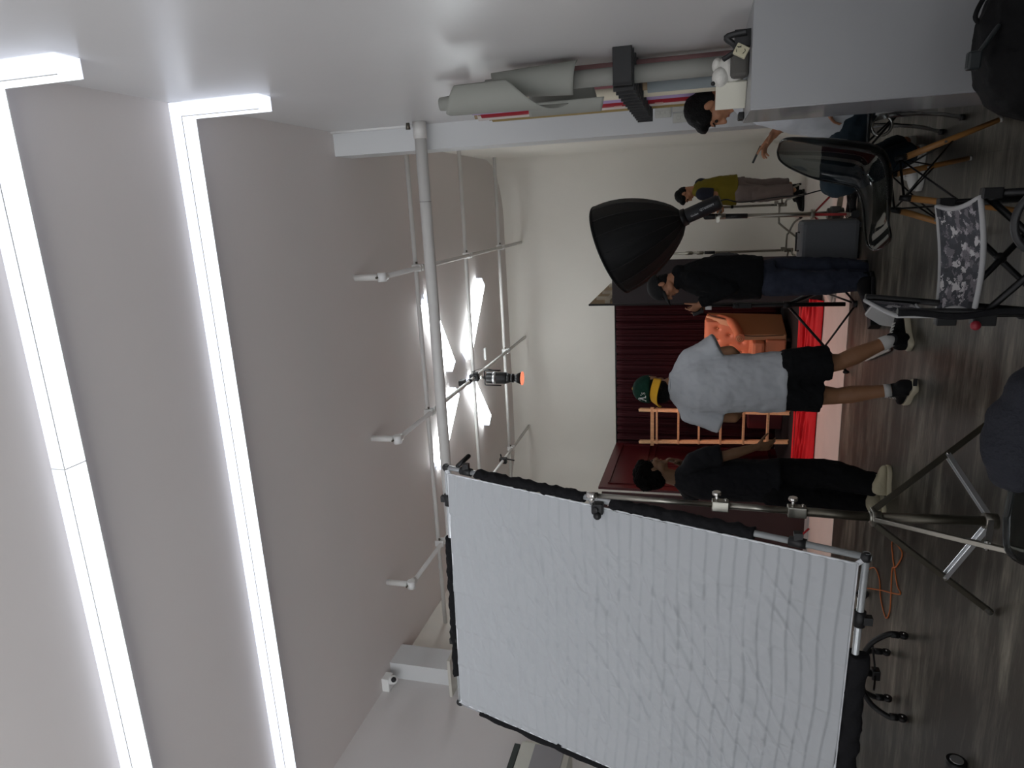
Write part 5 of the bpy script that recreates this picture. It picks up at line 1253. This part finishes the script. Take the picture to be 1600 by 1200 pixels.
# posts on the left carry the back sling
zbt = onY(1347, 470, FL.y).z; 
pN0, pF0 = V((NL.x-.0, NL.y, 0)), V((FL.x-.0, FL.y, 0)); qa, qb = onY(1402, 487, NL.y), onY(1352, 464, FL.y)
for p, q in ((pN0, qa), (pF0, qb)): MB().cyl(p, q, .0125, n=14).build('back_post', blackmetal, cf_)
print('CAMO', NL, FL, qa, qb)
def backf(u, v):
    p = qa.lerp(qb, u); p0_ = pN0.lerp(pF0, u); g = p0_+(p-p0_)*(.74+.26*v); return V((g.x-.014*math.sin(math.pi*u)-.014, g.y, g.z+.02*math.sin(math.pi*u)*(1-2*v)))
MB().grid(backf, 20, 12).build('back_sling', cam_m, cf_, solid=.006)
ed = [backf(u/16, 0) for u in range(17)]+[backf(1, v/8) for v in range(1, 9)]+[backf(1-u/16, 1) for u in range(1, 17)]+[backf(0, 1-v/8) for v in range(1, 8)]
MB().tube(ed, .008, 8, closed=True).build('back_binding', hemgrey, cf_)
for p in (NR, FR):
    MB().cyl(V((p.x+.015, p.y, 0)), V((p.x+.01, p.y, zs)), .0125, n=14).build('front_post', blackmetal, cf_)
    MB().box((p.x+.012, p.y, zs-.03), (.035, .035, .06)).build('bracket', black_m, cf_, bevel=.004)
for p in (NL, FL): MB().box((p.x-.02, p.y, zs-.03), (.04, .035, .07)).build('bracket', black_m, cf_, bevel=.004)
def xb(a, b, zt_=.40, zb_=.03):
    A_, B_2 = V((a.x, a.y, 0)), V((b.x, b.y, 0)); off_ = V((0, 0, 0))
    MB().cyl(A_+V((0, 0, zt_)), B_2+V((0, 0, zb_)), .0115, n=12).build('cross_leg', blackmetal, cf_)
    MB().cyl(A_+V((0, .026, zb_)), B_2+V((0, .026, zt_)), .0115, n=12).build('cross_leg', blackmetal, cf_)
    m_ = (A_+B_2)/2+V((0, .013, (zt_+zb_)/2)); MB().ell(m_, (.022, .024, .022)).build('pivot', black_m, cf_)
xb(NL, NR); xb(FL, FR); xb(NR, FR); xb(NL, FL)
MB().ell(V((NL.x-.035, NL.y-.03, zs+.0)), .016).build('red_knob', M('red_knob_plastic', (128, 28, 40), .4), cf_)
mb = MB(); st1 = [V((NL.x+.006-.008*math.sin(t*.5), NL.y-.02, .66-.05*t)) for t in range(12)]
mb.tube(bez([p+V((.005*math.sin(i*1.3), 0, 0)) for i, p in enumerate(st1)], 4), .011, 8, flat=.2); mb.build('carry_strap', black_cloth, cf_)

# small things on the floor between the legs
q = onZ(1378, 497); tag(MB().box(q+V((0, .05, .04)), (.16, .10, .08), Matrix.Rotation(.5, 3, 'Z')).build('black_box', black_m, bevel=.004), 'small black box on the floor beside the raised sneaker', 'box')
q = onZ(1404, 496); mb = MB(); mb.prism([q+V((-.07, .0, .003)), q+V((.07, .02, .003)), q+V((.09, .05, .14)), q+V((.0, .07, .19)), q+V((-.06, .04, .10))], V((.01, .03, 0)))
tag(mb.build('white_paper_bag', M('white_paper', (196, 196, 194), .8), bevel=.003), 'crumpled white paper bag on the floor between camp chair and sneaker', 'bag')
a, b = onZ(1353, 562, .02), onZ(1390, 545, .02)
tag(MB().beam(a, b, .03, .012).build('pale_strap', M('pale_tape', (176, 170, 164), .7)), 'pale strap lying on the floor behind the white man\'s raised heel'.replace('the white man\'s raised heel', 'the calf of the man in shorts'), 'strap')

# ============================================================ FOREGROUND: second smoked chair with a dark jacket, dark bag
fc = V((-.50, 1.52, 0)); Ff = V((.05, 1, 0)).normalized()
ch3 = thing('shell_chair', fc, 'smoked transparent shell chair closest to the camera with a dark jacket over its back', 'chair')
shell(ch3, fc, Ff, .92, .345, smoke_m)
wooden_base(ch3, fc, tuple(fc+V((x, y, 0)) for x, y in ((-.2, .2), (.2, .2), (-.2, -.2), (.2, -.2))), .42)
jk = MB()
for px_, py_, Y_, r in ((1570, 700, 1.28, (.055, .05, .035)), (1578, 738, 1.28, (.035, .045, .035)), (1586, 655, 1.28, (.045, .05, .040)), (1606, 615, 1.28, (.035, .05, .035)), (1615, 690, 1.28, (.085, .055, .06)), (1645, 670, 1.28, (.11, .06, .08)), (1670, 640, 1.28, (.09, .06, .09))):
    q = onY(px_, py_, Y_); jk.ell(q, r)
jo = tag(jk.build('dark_jacket', M('charcoal_jersey', (38, 39, 44), .95, bump=.5, bs=150, spec=.15), remesh=.008, smooth=5, disp=[(.16, .05), (.05, .012)]), 'charcoal jersey jacket draped over the nearest smoked chair', 'jacket')
bt_c = V((-.035, 1.66, 0))
db = thing('tote_bag', bt_c, 'tall dark bag with a round handle by the camouflage chair, nearest the camera', 'bag')
MB().loft([(bt_c+V((0, 0, z)), V((1, 0, 0)), V((0, 1, 0)), rx, ry, .7) for z, rx, ry in ((0, .12, .09), (.3, .125, .10), (.50, .10, .08), (.61, .085, .06), (.645, .06, .04))], 30).build('bag_body', M('dark_teal_nylon', (24, 29, 32), .8, bump=.2, bs=60, spec=.25), db, remesh=.009, smooth=3, disp=[(.1, .02)])
q = onY(1590, 345, 1.62); MB().tube([q+V((math.sin(a)*.06, -.04, math.cos(a)*.05-.03)) for a in [2*math.pi*i/30 for i in range(30)]], .008, 8, closed=True).build('handle_loop', black_m, db)
q = onZ(1510, 1198, .0)
tr_ = thing('tape_roll', q, 'black and silver tape roll on the bare floor at the picture edge', 'tape')
MB().cyl(q+V((-.02, -.0, .045)), q+V((.03, 0, .045)), .045, n=24).build('roll_body', black_m, tr_)
MB().cyl(q+V((.03, 0, .045)), q+V((.034, 0, .045)), .030, n=20).build('silver_label', alu, tr_)
bpy.context.view_layer.update()
